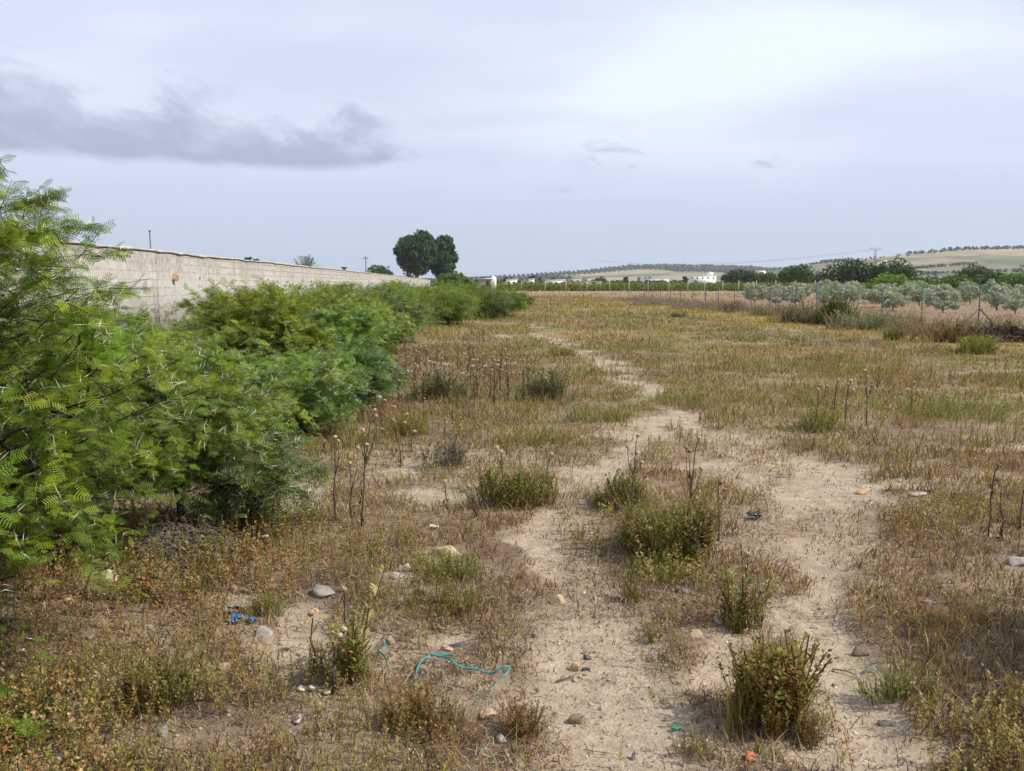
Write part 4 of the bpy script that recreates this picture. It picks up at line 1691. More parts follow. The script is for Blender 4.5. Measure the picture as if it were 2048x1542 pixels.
M_ST = dict(
    tan=plain('tan_stone', (0.42, 0.31, 0.20), 0.9, 0.25, 25, 0.6),
    grey=plain('grey_stone', (0.24, 0.225, 0.205), 0.9, 0.25, 25, 0.6),
    dark=plain('dark_stone', (0.10, 0.10, 0.105), 0.85, 0.3, 25, 0.5),
    pale=plain('pale_stone', (0.40, 0.355, 0.295), 0.9, 0.2, 25, 0.6),
    cream=plain('cream_stone', (0.50, 0.43, 0.30), 0.85, 0.12, 25, 0.4),
    orange=plain('orange_stone', (0.46, 0.30, 0.175), 0.85, 0.2, 25, 0.4),
    brown=plain('brown_stone', (0.22, 0.17, 0.12), 0.9, 0.25, 25, 0.6))
for i, (px, py, wp, hp, mm, lab) in enumerate(ST):
    if mm is None:
        continue
    x, y = G(px, py)
    s = y / F
    z = gh(x, y)
    me = stone_mesh('stone', wp / 2 * s * 0.95, wp / 2 * s * 0.7, max(hp * s * 0.62, .006), 700 + i)
    o = obj('stone', me, M_ST[mm], None, (x, y, z + hp * s * 0.18))
    o.rotation_euler = (rng.normal() * .15, rng.normal() * .15, rng.random() * .8 - .4)
    tag(o, lab, 'stone', 'loose stones on the field')

# boulder in the shade of the near bush
x, y = G(125, 1075)
me = stone_mesh('boulder', .19, .16, .2, 900, ICO3, rough_=.08)
o = obj('boulder', me, plain('boulder_stone', (0.36, 0.30, 0.24), .9, .35, 8, .8), None, (x, y + .15, gh(x, y) + .12))
tag(o, 'large beige boulder in the shade under the thorny bush', 'boulder')

# stones and holes standing out of the wall
for (px, py, rr, mm, lab) in ((346, 557, .085, 'orange', 'orange-brown fist-sized stone sticking out of the wall face'),
                              (464, 563, .045, 'pale', 'small white stone end sticking out of the wall face'),
                              (399, 555, .03, 'grey', 'tiny dark stub in the wall face between the two stones'),
                              (210, 590, .04, 'pale', None)):
    if lab is None:
        continue
    # intersect with wall plane
    k = (px - CX) / F
    # x = k*zc ; zc ~ y*cos + (1.6-z)*sin
    y = 20.0
    for _ in range(20):
        zc = y * math.cos(PITCH) + (CAM_H - hgt(py, y)) * math.sin(PITCH)
        y = y + (WX0 + WK * y - k * zc) / (k * math.cos(PITCH) - WK)
    z = hgt(py, y)
    me = stone_mesh('wall_stone', rr * 1.1, rr, rr * 1.6, 940 + px)
    o = obj('wall_stone', me, M_ST[mm], root if False else None, (wall_x(y) + rr * .3, y, z))
    o.parent = bpy.data.objects['boundary_wall']
    o.location = (wall_x(y) - WX0 + rr * .4, y, z)
    o['label'] = lab

# ------------------------------------------------------------------ things seen over the wall
M_POLE = plain('wooden_pole', (0.16, 0.14, 0.13), .8, .2, 3)
for (px, top, d, lab, arm) in ((307.5, 463, 80, 'thin bare pole rising behind the wall on the left', False),
                               (733, 512, 150, 'distant utility pole with a small crossarm above the wall', True)):
    x = at_d(px, d)
    h = hgt(top, d)
    root = empty('utility_pole', (x, d, 0))
    tag(root, lab, 'pole')
    mb = MB()
    mb.tube([(0, 0, -.5), (0, 0, h)], [.13 if arm else .09, .10 if arm else .07], 8)
    mb.build('pole', M_POLE, root)
    mb = MB()
    if arm:
        mb.box(-.45, .45, -.05, .05, h - .5, h - .38)
        for s in (-.4, 0, .4):
            mb.tube([(s, 0, h - .38), (s, 0, h - .2)], [.04, .05], 6)
    else:
        mb.tube([(0, 0, h), (0, 0, h + .14)], [.12, .1], 8)
    mb.build('crossarm' if arm else 'pole_cap', M_POLE, root)
# palm
d = 72
x = at_d(612, d)
root = empty('palm_tree', (x, d, 0))
tag(root, 'palm tree whose grey-green fronds fan out over the wall top', 'palm')
mb = MB()
mb.tube([(0, 0, -.2), (0.02, 0, 1.4), (0, 0, 2.5)], [.28, .26, .24], 10)
mb.build('trunk', M_BARK2, root)
r = np.random.default_rng(31)
V_, Q_, C_ = [], [], []
for f in range(38):
    a = f * 2.4 + r.random() * .3
    e = R(8 + 62 * r.random())
    L = 2.2
    pts = []
    for t in np.linspace(0, 1, 9):
        rr = L * t * math.cos(e) * (1 - .1 * t)
        zz = 2.45 + L * t * math.sin(e) - 0.45 * t * t * L * math.cos(e)
        pts.append(np.array((math.cos(a) * rr, math.sin(a) * rr, zz)))
    for i in range(1, 9):
        for j in range(3):
            p = pts[i - 1] + (pts[i] - pts[i - 1]) * (j / 3)
            tdir = pts[i] - pts[i - 1]
            tdir /= np.linalg.norm(tdir)
            for s in (-1, 1):
                sd_ = np.array((-math.sin(a), math.cos(a), 0)) * s
                tip = p + (sd_ * .7 + tdir * .6 + np.array((0, 0, -.08))) * .38 * (1.1 - .5 * i / 9)
                wv = tdir * .022
                n0 = len(V_)
                V_ += [p - wv, p + wv, tip + wv * .3, tip - wv * .3]
                Q_.append((n0, n0 + 1, n0 + 2, n0 + 3))
                C_ += [np.array((0.13, 0.16, 0.09)) * (0.8 + .4 * r.random())] * 4
obj('fronds', np_mesh('fronds', np.array(V_), np.array(Q_), None, np.array(C_)), M_OLIVE, root)
# chimney behind the wall
mb = MB()
d = 75
x = at_d(690, d)
zt = hgt(534, d)
root = empty('chimney', (x, d, 0))
tag(root, 'small square reddish chimney top just above the wall', 'chimney')
mb.box(-.14, .14, -.14, .14, 0, zt - .12)
mb.build('stack', plain('red_brick', (0.25, 0.10, 0.07), .9, .2, 6), root)
mb = MB()
mb.box(-.24, .24, -.24, .24, zt - .12, zt)
mb.build('cap', plain('chimney_cap', (0.16, 0.09, 0.08), .9, .2, 6), root)
tree('wall_shrub', 'tiny green tree tip poking over the wall, left of the palm', 'shrub', at_d(501, 50), 50, hgt(515, 50), .55, (0.05, 0.09, 0.03), .07, 300, 2.3, 8, seed=201, cz=3.0, rz=.35, lr=.12)
tree('wall_shrub', 'flat brownish-green shrub tip poking over the wall, nearer the palm', 'shrub', at_d(516, 50), 50, hgt(520, 50), .55, (0.10, 0.10, 0.05), .07, 250, 2.3, 8, seed=202, cz=2.9, rz=.3, lr=.12)


# ------------------------------------------------------------------ acacia shrubs along the wall
def tubes_batch(P_, rad, sides=4):
    """P_ (n,K,3), rad (n,K)"""
    n, K, _ = P_.shape
    T_ = np.gradient(P_, axis=1)
    T_ /= np.linalg.norm(T_, axis=2, keepdims=True) + 1e-9
    up = np.array([0.31, 0.22, 0.92])
    A = np.cross(T_, up)
    A /= np.linalg.norm(A, axis=2, keepdims=True) + 1e-9
    B_ = np.cross(T_, A)
    an = np.arange(sides) / sides * 2 * math.pi
    V_ = P_[:, :, None] + rad[:, :, None, None] * (A[:, :, None] * np.cos(an)[:, None] + B_[:, :, None] * np.sin(an)[:, None])
    base = (np.arange(n) * K * sides)[:, None, None]
    i = np.arange(K - 1)[None, :, None] * sides
    j = np.arange(sides)[None, None, :]
    k = (j + 1) % sides
    q = np.stack([base + i + j, base + i + k, base + i + sides + k, base + i + sides + j], -1).reshape(-1, 4)
    return V_.reshape(-1, 3), q


def leaf_tpl(pairs, leaflets, seed=0):
    """a twice-divided feathery leaf along +X, length 1; returns rhombi"""
    r = np.random.default_rng(seed)
    V_ = []
    # rachis
    V_.append([(0, -.006, 0), (.5, -.006, .02), (1, 0, -.02), (.5, .006, .02)])
    for i in range(pairs):
        t = .12 + .86 * i / max(pairs - 1, 1)
        z = .04 * math.sin(t * 3) - .03 * t
        L = .50 * (1 - .55 * abs(t - .45) ** 1.2) * (.9 + .2 * r.random())
        for s in (-1, 1):
            fw = .25 + .25 * t
            d = np.array((fw, s, -.18))
            d /= np.linalg.norm(d)
            e = np.array((d[1], -d[0], 0)) * s
            if leaflets == 1:
                w_ = .068
                p = np.array((t, 0, z))
                V_.append([p, p + d * L * .45 - e * w_, p + d * L, p + d * L * .5 + e * w_])
            else:
                for k in range(leaflets):
                    u = (k + .6) / leaflets
                    c_ = np.array((t, 0, z)) + d * L * u
                    hw = .062 * (1 - .5 * abs(u - .4))
                    th = L / leaflets * .62
                    V_.append([c_ - e * hw, c_ - d * th * .9, c_ + e * hw + np.array((0, 0, .01)), c_ + d * th])
    V_ = np.array(V_, float)
    return V_.reshape(-1, 3)


LT = [[leaf_tpl(6, 4, i) for i in range(3)], [leaf_tpl(5, 1, 5 + i) for i in range(3)], [leaf_tpl(2, 1, 9 + i) for i in range(2)]]


def place_leaves(tpls, P_, D, Nn, sc, col, r):
    n = len(P_)
    Xa = D / (np.linalg.norm(D, axis=1, keepdims=True) + 1e-9)
    Ya = np.cross(Nn, Xa)
    Ya /= np.linalg.norm(Ya, axis=1, keepdims=True) + 1e-9
    Za = np.cross(Xa, Ya)
    w = r.integers(0, len(tpls), n)
    VV, CC = [], []
    for ti, tp in enumerate(tpls):
        k = w == ti
        if not k.any():
            continue
        s = sc[k][:, None, None]
        v = (tp[None, :, 0:1] * Xa[k][:, None] + tp[None, :, 1:2] * Ya[k][:, None] + tp[None, :, 2:3] * Za[k][:, None]) * s + P_[k][:, None]
        VV.append(v.reshape(-1, 3))
        CC.append(np.repeat(col[k], len(tp), 0))
    V_ = np.vstack(VV)
    return V_, np.arange(len(V_)).reshape(-1, 4), np.vstack(CC)


def unit(v):
    return v / (np.linalg.norm(v, axis=-1, keepdims=True) + 1e-9)


def acacia(x, y, h, rx, ry=None, off=(0, 0), lod=1, limbs=9, subs=9, twigs=7, lpt=8, ll=.075, seed=0, green=(0.085, 0.175, 0.028), low=0.12,
           label=None, thorns=True, tuftlow=False, shoots=6, sprigs=None, trunk=0.0, parent_name='acacia_shrub'):
    r = np.random.default_rng(seed)
    ry = ry or rx
    root = empty(parent_name, (x, y, gh(x, y) - .02))
    tag(root, label, 'shrub', 'thorny shrubs along the wall')
    cz = h * 0.52
    rz = h - cz - .12
    cen = np.array((off[0], off[1], cz))
    R3 = np.array((rx, ry, rz))
    # limbs
    nl = limbs
    ang = (np.arange(nl) + r.random(nl) * .8) / nl * 2 * math.pi
    elv = r.uniform(-.25, 1.2, nl)
    tgt = cen + np.stack([np.cos(ang) * np.cos(elv), np.sin(ang) * np.cos(elv), np.sin(elv)], 1) * R3 * r.uniform(.62, .92, (nl, 1))
    b0 = np.zeros((nl, 3)) + r.normal(size=(nl, 3)) * ((.06, .06, 0) if not trunk else (.012, .012, .05)) + np.array((.03 * (trunk > 0), 0, trunk))
    if trunk:
        tb = MB()
        tb.tube([(0, 0, -.1), (.01, 0, .04), (.03, .01, trunk * .5), (.025, 0, trunk * .85), (.03, 0, trunk + .05)], [.04, .026, .021, .024, .018], 9)
        tb.build('trunk', M_BARK, root)
    ctrl = b0 + (tgt - b0) * .4 + np.stack([np.zeros(nl), np.zeros(nl), .25 * h * np.ones(nl)], 1) * r.uniform(.3, 1, (nl, 1))
    t = np.linspace(0, 1, 7)[None, :, None]
    LP = b0[:, None] * (1 - t) ** 2 + 2 * ctrl[:, None] * t * (1 - t) + tgt[:, None] * t * t
    LP = LP + r.normal(size=LP.shape) * .015 * h * (t > 0)
    lr = (.0125 * h) * (1 - .86 * t[..., 0]) * r.uniform(.6, 1.1, (nl, 1))
    # sub-branches
    ns = nl * subs
    li = np.repeat(np.arange(nl), subs)
    tt = r.uniform(.3, 1.0, ns)
    k0 = np.minimum((tt * 6).astype(int), 5)
    fr_ = tt * 6 - k0
    sp_ = LP[li, k0] * (1 - fr_[:, None]) + LP[li, k0 + 1] * fr_[:, None]
    od = unit((sp_ - cen) / R3 + r.normal(size=(ns, 3)) * .55 + np.array((0, 0, .15)))
    te = cen + od * R3 * r.uniform(.5, 1.12, (ns, 1))
    te = sp_ + (te - sp_) * np.minimum(1, .55 * h / (np.linalg.norm(te - sp_, axis=1, keepdims=True) + 1e-6) + .2)
    t = np.linspace(0, 1, 5)[None, :, None]
    SPt = sp_[:, None] * (1 - t) + te[:, None] * t + np.array((0, 0, .1 * h)) * (t * (1 - t)) + r.normal(size=(ns, 5, 3)) * .012 * h * (t > 0)
    sr = .0036 * h * (1 - .75 * t[..., 0]) * np.ones((ns, 1))
    # twigs
    nt_ = ns * twigs
    si = np.repeat(np.arange(ns), twigs)
    tt = r.uniform(.15, 1.0, nt_)
    k0 = np.minimum((tt * 4).astype(int), 3)
    fr_ = tt * 4 - k0
    tp = SPt[si, k0] * (1 - fr_[:, None]) + SPt[si, k0 + 1] * fr_[:, None]
    bd = unit(SPt[si, -1] - SPt[si, 0])
    td = unit(bd * .6 + unit((tp - cen) / R3) * .55 + r.normal(size=(nt_, 3)) * .6 + np.array((0, 0, .12)))
    TL = r.uniform(.10, .27, nt_) * (h / 1.6) ** .5
    t = np.linspace(0, 1, 4)[None, :, None]
    TP = tp[:, None] + td[:, None] * t * TL[:, None, None] + np.array((0, 0, -.07)) * t * t + r.normal(size=(nt_, 4, 3)) * .008 * (t > 0)
    # long top shoots
    if shoots:
        sh = []
        for k in range(shoots):
            a = r.random() * 6.28
            st = cen + np.array((math.cos(a) * rx * .6 * r.random(), math.sin(a) * ry * .6 * r.random(), rz * .8))
            d = unit(np.array((math.cos(a) * .6, math.sin(a) * .6, .8)) + r.normal(size=3) * .3)
            L = r.uniform(.2, .42)
            sh.append(st[None] + d[None] * np.linspace(0, L, 4)[:, None] + r.normal(size=(4, 3)) * .01)
        TP = np.concatenate([TP, np.array(sh)])
        TL = np.concatenate([TL, np.full(shoots, .35)])
        td = np.concatenate([td, unit(np.array(sh)[:, -1] - np.array(sh)[:, 0])])
        nt_ = len(TP)
    if sprigs:
        ex = []
        for (a0, a1) in sprigs:
            a0, a1 = np.array(a0) - (x, y, 0), np.array(a1) - (x, y, 0)
            for k in range(14):
                t_ = min(1, k / 12)
                st = a0 + (a1 - a0) * t_ * .8
                ax_ = unit(a1 - a0)
                d = unit(ax_ * (.9 if k < 13 else 3) + r.normal(size=3) * .5)
                ex.append(st[None] + d[None] * np.linspace(0, .22 * (1.15 - t_ * .6), 4)[:, None])
            ex.append(a0[None] + (a1 - a0)[None] * np.linspace(0, 1.0, 4)[:, None] + np.array([[0, 0, 0], [0, 0, .02], [0, 0, .015], [0, 0, 0]]))
        TP = np.concatenate([TP, np.array(ex)])
        TL = np.concatenate([TL, np.full(len(ex), .3)])
        td = np.concatenate([td, unit(np.array(ex)[:, -1] - np.array(ex)[:, 0])])
        nt_ = len(TP)
    keep = (TP[:, 0, 2] > low) | (r.random(nt_) < .15)
    TP[..., 2] = np.maximum(TP[..., 2], .03)
    TP, TL, td = TP[keep], TL[keep], td[keep]
    nt_ = len(TP)
    # branches mesh
    V1, q1 = tubes_batch(LP, lr, 6)
    V2, q2 = tubes_batch(SPt, sr, 4)
    V3, q3 = tubes_batch(TP, np.full((nt_, 4), .0016 if lod == 0 else .0024) * np.linspace(1.2, .5, 4)[None], 3)
    V_ = np.vstack([V1, V2, V3])
    q = np.vstack([q1, q2 + len(V1), q3 + len(V1) + len(V2)])
    obj('branches', np_mesh('branches', V_, q), M_BARK, root)
    # leaves
    n = nt_ * lpt
    ti = np.repeat(np.arange(nt_), lpt)
    u = (np.tile(np.arange(lpt), nt_) + r.random(n) * .8) / lpt * .95 + .05
    k0 = np.minimum((u * 3).astype(int), 2)
    fr_ = u * 3 - k0
    lp = TP[ti, k0] * (1 - fr_[:, None]) + TP[ti, k0 + 1] * fr_[:, None]
    side = unit(np.cross(td[ti], np.array((0, 0, 1.))) + 1e-4) * np.where(np.arange(n) % 2 == 0, 1, -1)[:, None]
    D = unit(side * .9 + td[ti] * .5 + r.normal(size=(n, 3)) * .35 + np.array((0, 0, -.05)))
    Nn = unit(np.array((0, 0, 1.)) + r.normal(size=(n, 3)) * .55)
    sc = ll * (.65 + .6 * r.random(n))
    g = np.array(green)
    tv = ((.62 + .55 * r.random(nt_)) * (.7 + .6 * vn(TP[:, -1, 0] * 5 / h + seed, TP[:, -1, 2] * 5 / h + TP[:, -1, 1] * 3 / h, seed)))[ti][:, None] * 1.1
    col_ = g * tv * (.85 + .3 * r.random((n, 1)))
    young = (r.random(nt_) < .22)[ti]
    col_[young] = col_[young] * np.array((1.7, 1.35, .9))
    greyl = (r.random(nt_) < .18)[ti]
    col_[greyl] = col_[greyl] * np.array((1.15, .95, 1.5))
    V_, q, c_ = place_leaves(LT[lod], lp, D, Nn, sc, col_, r)
    obj('foliage', np_mesh('foliage', V_, q, None, c_), M_LEAF, root)
    if thorns:
        m_ = int(nt_ * (2.2 if lod == 0 else 1.6))
        ti = r.integers(0, nt_, m_)
        u = r.random(m_)
        k0 = np.minimum((u * 3).astype(int), 2)
        fr_ = (u * 3 - k0)[:, None]
        p = TP[ti, k0] * (1 - fr_) + TP[ti, k0 + 1] * fr_
        s = unit(np.cross(td[ti], r.normal(size=(m_, 3))))
        VV, TT_ = [], []
        Lt = r.uniform(.018, .055, m_)[:, None] * (1.0 if lod == 0 else 1.15)
        wd_ = (.0015 if lod == 0 else .003)
        for sg in (-1, 1):
            d = unit(s * sg + td[ti] * .35 + r.normal(size=(m_, 3)) * .15)
            e = unit(np.cross(d, r.normal(size=(m_, 3)))) * wd_
            f_ = np.cross(d, e)
            v = np.stack([p + e, p - e * .5 + f_ * .87, p - e * .5 - f_ * .87, p + d * Lt], 1)
            b_ = sum(len(a) for a in VV)
            VV.append(v.reshape(-1, 3))
            o_ = np.arange(m_)[:, None] * 4 + b_
            TT_.append(np.concatenate([o_ + np.array((0, 1, 3)), o_ + np.array((1, 2, 3)), o_ + np.array((2, 0, 3))]))
        obj('thorns', np_mesh('thorns', np.vstack(VV), None, np.vstack(TT_)), M_THORN, root)
    return root


GR = (0.128, 0.210, 0.020)
GR2 = (0.155, 0.235, 0.05)
GR3 = (0.12, 0.18, 0.06)
# near shrubs
acacia(-2.28, 2.85, 2.05, 1.04, 1.0, lod=0, limbs=15, subs=11, twigs=10, lpt=12, ll=.044, seed=1, green=GR, low=.68, shoots=8,
       sprigs=[((-2.0, 2.7, 1.72), (-1.38, 2.62, 1.80)), ((-1.95, 2.8, 1.8), (-1.68, 2.85, 1.92)), ((-2.0, 2.7, 1.6), (-1.35, 2.75, 1.72)),
               ((-2.0, 2.7, 1.45), (-1.25, 2.7, 1.62)), ((-1.9, 2.5, 1.5), (-1.55, 2.45, 1.75)), ((-1.95, 2.75, 1.75), (-1.80, 2.7, 1.98)),
               ((-2.0, 2.6, .62), (-1.5, 2.4, .36)), ((-2.0, 2.45, .42), (-1.52, 2.25, .2)), ((-2.1, 2.6, .8), (-1.45, 2.6, .62)),
               ((-2.1, 2.8, 1.3), (-1.52, 2.7, 1.48)), ((-2.1, 2.9, 1.5), (-1.62, 2.9, 1.66)), ((-2.1, 2.9, 1.2), (-1.5, 2.95, 1.36)), ((-2.1, 2.7, 1.7), (-1.66, 2.75, 1.78)),
               ((-2.1, 3.0, 1.55), (-1.75, 3.0, 1.85)), ((-2.05, 2.6, 1.1), (-1.4, 2.6, 1.3))],
       label='tall thorny shrub reaching in from the left edge with long white thorns')
acacia(-2.05, 4.55, 1.38, .86, .85, off=(-.30, .1), lod=0, limbs=12, subs=9, twigs=12, lpt=10, ll=.046, seed=2, green=GR, low=.50, trunk=.42, shoots=8,
       label='thorny green shrub with a dark bare trunk in the left foreground clearing')
acacia(-3.35, 4.2, 1.74, 1.1, 1.05, lod=0, limbs=12, subs=9, twigs=11, lpt=10, seed=3, green=GR, low=.35, shoots=12, ll=.05,
       label='dense green shrub behind the tall thorny shrub at the left edge')
acacia(-1.72, 4.85, .74, .46, .45, lod=1, limbs=7, subs=7, twigs=6, lpt=7, seed=4, green=GR3, low=.05, shoots=2, ll=.07,
       label='low grey-green shoots right of the bare dark trunk')
SH = [
    # x, y, h, rx, label, green
    (-2.75, 6.3, 1.15, .95, 'light green spiny shrub just behind the shrub with the bare trunk', GR2),
    (-4.3, 6.0, 1.45, 1.1, 'green shrub against which the spiny light green one leans, wall side', GR),
    (-2.35, 8.0, 1.05, .95, 'pale spiny shrub bulging over the open ground before the thistle patch', GR2),
    (-3.9, 8.2, 1.28, 1.1, 'rounded green shrub between the pale spiny shrub and the wall', GR),
    (-5.5, 8.6, 1.12, 1.1, 'low green shrub close under the wall where the orange stone sticks out', GR2),
    (-2.1, 9.8, .92, .62, 'small dark-stemmed shrub standing apart in front of the thistle patch', GR3),
    (-3.55, 10.9, 1.66, .95, 'upright bright green shrub rising above its neighbours where the wall view ends', GR),
    (-5.3, 11.0, 1.22, 1.2, 'loose low shrub in front of the pale lower part of the wall', GR2),
    (-2.95, 12.3, 1.4, 1.1, 'spreading shrub behind the small dark-stemmed one', GR2),
    (-4.7, 13.0, 1.6, 1.2, 'full green shrub behind the upright bright green one', GR),
    (-3.1, 14.8, 1.52, 1.25, 'yellow-green topped shrub at the bend of the shrub row', (0.125, 0.20, 0.03)),
    (-5.2, 15.6, 1.62, 1.4, 'wide green shrub tight under the wall behind the bend', GR),
    (-3.2, 17.6, 1.55, 1.35, 'rounded grey-green shrub behind the yellow-green topped one', GR3),
]
for i, (x, y, h, rx, lab, g) in enumerate(SH):
    acacia(x, y, h, rx, lod=1, limbs=12, subs=8, twigs=11, lpt=9, ll=.065 if y < 9 else .08, seed=20 + i, green=tuple(np.array(g) * (.82 + .36 * _hash(np.array([i]), np.array([3]), 5)[0]) * np.array((.85 + .4 * _hash(np.array([i]), np.array([7]), 5)[0], 1, 1))), low=.22, label=lab,
           shoots=9)
# the further ones repeat three bushes
far_src = [acacia(0, 0, 1.6, 1.5, lod=2, limbs=12, subs=10, twigs=8, lpt=8, ll=.14, seed=60 + i, green=g, low=.05, shoots=8, thorns=False)
           for i, g in enumerate((GR, GR2, GR3))]
FAR = [
    (-5.6, 19.0, 1.0, 0, 'green shrub by the wall beyond the grey-green rounded one'),
    (-3.4, 20.6, .98, 1, 'loose shrub at the edge of the golden grass, beyond the grey-green rounded one'),
    (-6.0, 22.5, 1.05, 0, 'tall-topped green shrub by the wall, halfway along the row'),
    (-3.9, 24.0, 1.0, 2, 'greyish shrub at the grass edge, halfway along the row'),
    (-6.2, 26.5, 1.05, 1, 'shrub by the wall below the distant chimney'),
    (-4.2, 27.5, 1.0, 0, 'green shrub at the grass edge before the row steps outwards'),
    (-2.5, 30.5, .95, 1, 'first shrub of the part of the row that juts into the field'),
    (-5.0, 31.5, 1.05, 0, 'shrub by the wall behind where the row juts out'),
    (-2.6, 34.0, 1.02, 0, 'dark green shrub in the middle of the jutting part'),
    (-0.9, 35.0, .92, 2, 'grey-green shrub near the tip of the jutting part'),
    (-0.3, 37.3, .98, 0, 'outermost shrub at the tip of the jutting part'),
    (-2.2, 38.5, 1.05, 1, 'shrub behind the tip of the jutting part'),
    (-5.2, 37.0, 1.08, 0, 'shrub inside the row below the pines'),
    (-7.5, 34.0, 1.05, 1, 'shrub half hidden by the wall side of the jutting part'),
    (-4.0, 43.0, 1.12, 0, 'far shrub behind the jutting part, toward the pines'),
    (-1.8, 44.0, 1.05, 2, 'far shrub behind the jutting part, toward the grey block building'),
    (-7.0, 46.0, 1.12, 1, 'last shrub that can be told apart along the wall'),
]
usedf = [False] * 3
for (x, y, s, v, lab) in FAR:
    loc = (x, y, gh(x, y) - .02)
    if not usedf[v]:
        usedf[v] = True
        o = far_src[v]
        o.location = loc
        o.scale = (s, s, s)
    else:
        o = copy_thing(far_src[v], loc, rng.random() * 6.28, (s * (.95 + .15 * rng.random()),) * 2 + (s,))
    tag(o, lab, 'shrub', 'thorny shrubs along the wall')
# unseen shrub added right of the view to shade the lower right corner
acacia(2.95, 2.85, 1.25, .6, lod=1, limbs=7, subs=6, twigs=6, lpt=6, seed=90, green=GR, shoots=2,
       label='shrub added just outside the picture to cast shade across the lower right corner')
o = None
x, y = G(1060, 612)
acacia(x, y, .78, .34, lod=2, limbs=7, subs=6, twigs=5, lpt=6, ll=.1, seed=91, green=(0.06, 0.10, 0.025), shoots=2, thorns=False,
       label='small lone dark shrub standing in the far grass right of the shrub row', parent_name='small_shrub')

# ------------------------------------------------------------------ tufts and weed bushes (things)
def tuft(name, label, cat, px, py, w, h, cols, nb=500, nw=120, seed=0, tpl=None, lean=.45, bw=.0028, wcols=None, wscale=None, depth=.7, group='green tufts and weed bushes'):
    global rng
    keep = rng
    rng = np.random.default_rng(seed + 3000)
    x0, y0 = G(px, py)
    y0 += w * depth * .4
    root = empty(name, (x0, y0, gh(x0, y0)))
    tag(root, label, cat, group)
    if nb:
        a = rng.random(nb) * 6.28
        rr = np.sqrt(rng.random(nb)) * w * .36
        x = np.cos(a) * rr
        y = np.sin(a) * rr * depth
        ns_ = int(9 + 14 * min(w, 2))
        sub = rng.integers(0, ns_, nb)
        sx_, sy_ = rng.normal(size=ns_) * w * .27, rng.normal(size=ns_) * w * .27 * depth
        sh_ = .35 + 1.0 * rng.random(ns_) ** 1.5
        shr = .42 if w < .45 else .30
        x = x * shr + sx_[sub]
        y = y * shr + sy_[sub]
        rr = np.hypot(x, y / depth)
        a = np.arctan2(y, x)
        hh_ = h * sh_[sub] * (.4 + .65 * rng.random(nb))
        ci = rng.integers(0, len(cols), nb)
        c = np.array(cols)[ci] * (.7 + .6 * rng.random((nb, 1)))
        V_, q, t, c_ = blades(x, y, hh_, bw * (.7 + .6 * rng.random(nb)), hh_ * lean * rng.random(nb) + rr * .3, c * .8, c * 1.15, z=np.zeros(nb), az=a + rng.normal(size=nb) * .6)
        obj('blades', np_mesh('blades', V_, q, t, c_), M_GRASS, root)
    if nw:
        a = rng.random(nw) * 6.28
        rr = np.sqrt(rng.random(nw)) * w * .42
        x = np.cos(a) * rr
        y = np.sin(a) * rr * depth
        wc = np.array(wcols or cols)
        c = wc[rng.integers(0, len(wc), nw)] * (.7 + .6 * rng.random((nw, 1)))
        base_h = .13
        s = (wscale or (h / base_h)) * (.25 + .65 * rng.random(nw)) * (1 - .35 * (rr / (w * .5)) ** 2)
        s = s * (.75 + .95 * vn(x / w * 3 + seed, y / w * 3, seed))
        V_, q, t, c_ = scatter_templates(tpl or WT, x, y, np.zeros(nw), s, jit((0.16, 0.09, 0.045), nw, .3), c, tilt=.3)
        obj('leafy_stems', np_mesh('leafy_stems', V_, q, t, c_), M_GRASS, root)
    rng = keep
    return root


OG = [(0.16, 0.19, 0.04), (0.21, 0.225, 0.06), (0.12, 0.15, 0.03), (0.30, 0.22, 0.10), (0.19, 0.11, 0.055)]
GG = [(0.16, 0.21, 0.045), (0.22, 0.25, 0.06), (0.30, 0.25, 0.10)]
WB = [weed_template(0.13, 34, 0.0085, 0.42, .5, seed=40 + i) for i in range(5)]
WL = [weed_template(0.13, 22, 0.012, 0.32, .8, seed=50 + i) for i in range(5)]
tuft('weed_tuft', 'largest green and brown tuft, in the middle of the field with dry thistles above', 'weeds', 1345, 1130, .66, .34, OG, 900, 420, 1, WL)
tuft('weed_tuft', 'green skirt of small weeds at the lower left foot of the largest tuft', 'weeds', 1320, 1165, .34, .13, GG, 200, 120, 2, WL)
tuft('weed_tuft', 'green-brown tuft up and left of the largest tuft, two dry thistles above it', 'weeds', 1240, 1020, .50, .22, OG, 500, 240, 3, WL)
tuft('weed_tuft', 'wide bright green tuft left of the track with a bent dry thistle', 'weeds', 1035, 1025, .66, .27, [(0.17, 0.2, 0.045), (0.13, 0.17, 0.03), (0.24, 0.22, 0.08), (0.2, 0.13, 0.06)], 600, 260, 4, WL)
tuft('weed_bush', 'leafy reddish-green bush standing at the lower right of the track', 'bush', 1552, 1480, .30, .33,
     [(0.16, 0.15, 0.03), (0.21, 0.19, 0.04), (0.22, 0.10, 0.035), (0.28, 0.22, 0.06), (0.13, 0.13, 0.03)], 160, 250, 5, WB, lean=.25, depth=.9)
tuft('weed_bush', 'low rusty weeds at the right foot of the leafy reddish-green bush', 'bush', 1625, 1490, .14, .10, [(0.12, 0.10, 0.03), (0.18, 0.10, 0.04)], 40, 70, 6, WB)
tuft('grass_tuft', 'pale green spiky grass tuft near the lower right corner', 'grass tuft', 1840, 1425, .27, .15, [(0.22, 0.24, 0.07), (0.32, 0.29, 0.12), (0.14, 0.17, 0.045)], 170, 30, 7, WL, bw=.006, lean=.35)
tuft('weed_tuft', 'spiky dark tuft with an upright dead stalk between the two tracks', 'weeds', 1490, 1262, .24, .24, OG, 220, 60, 8, WL)
tuft('weed_tuft', 'tiny lime green sprout alone in the middle of the bare track', 'weeds', 1306, 1282, .06, .085, GG, 30, 26, 9, WL)
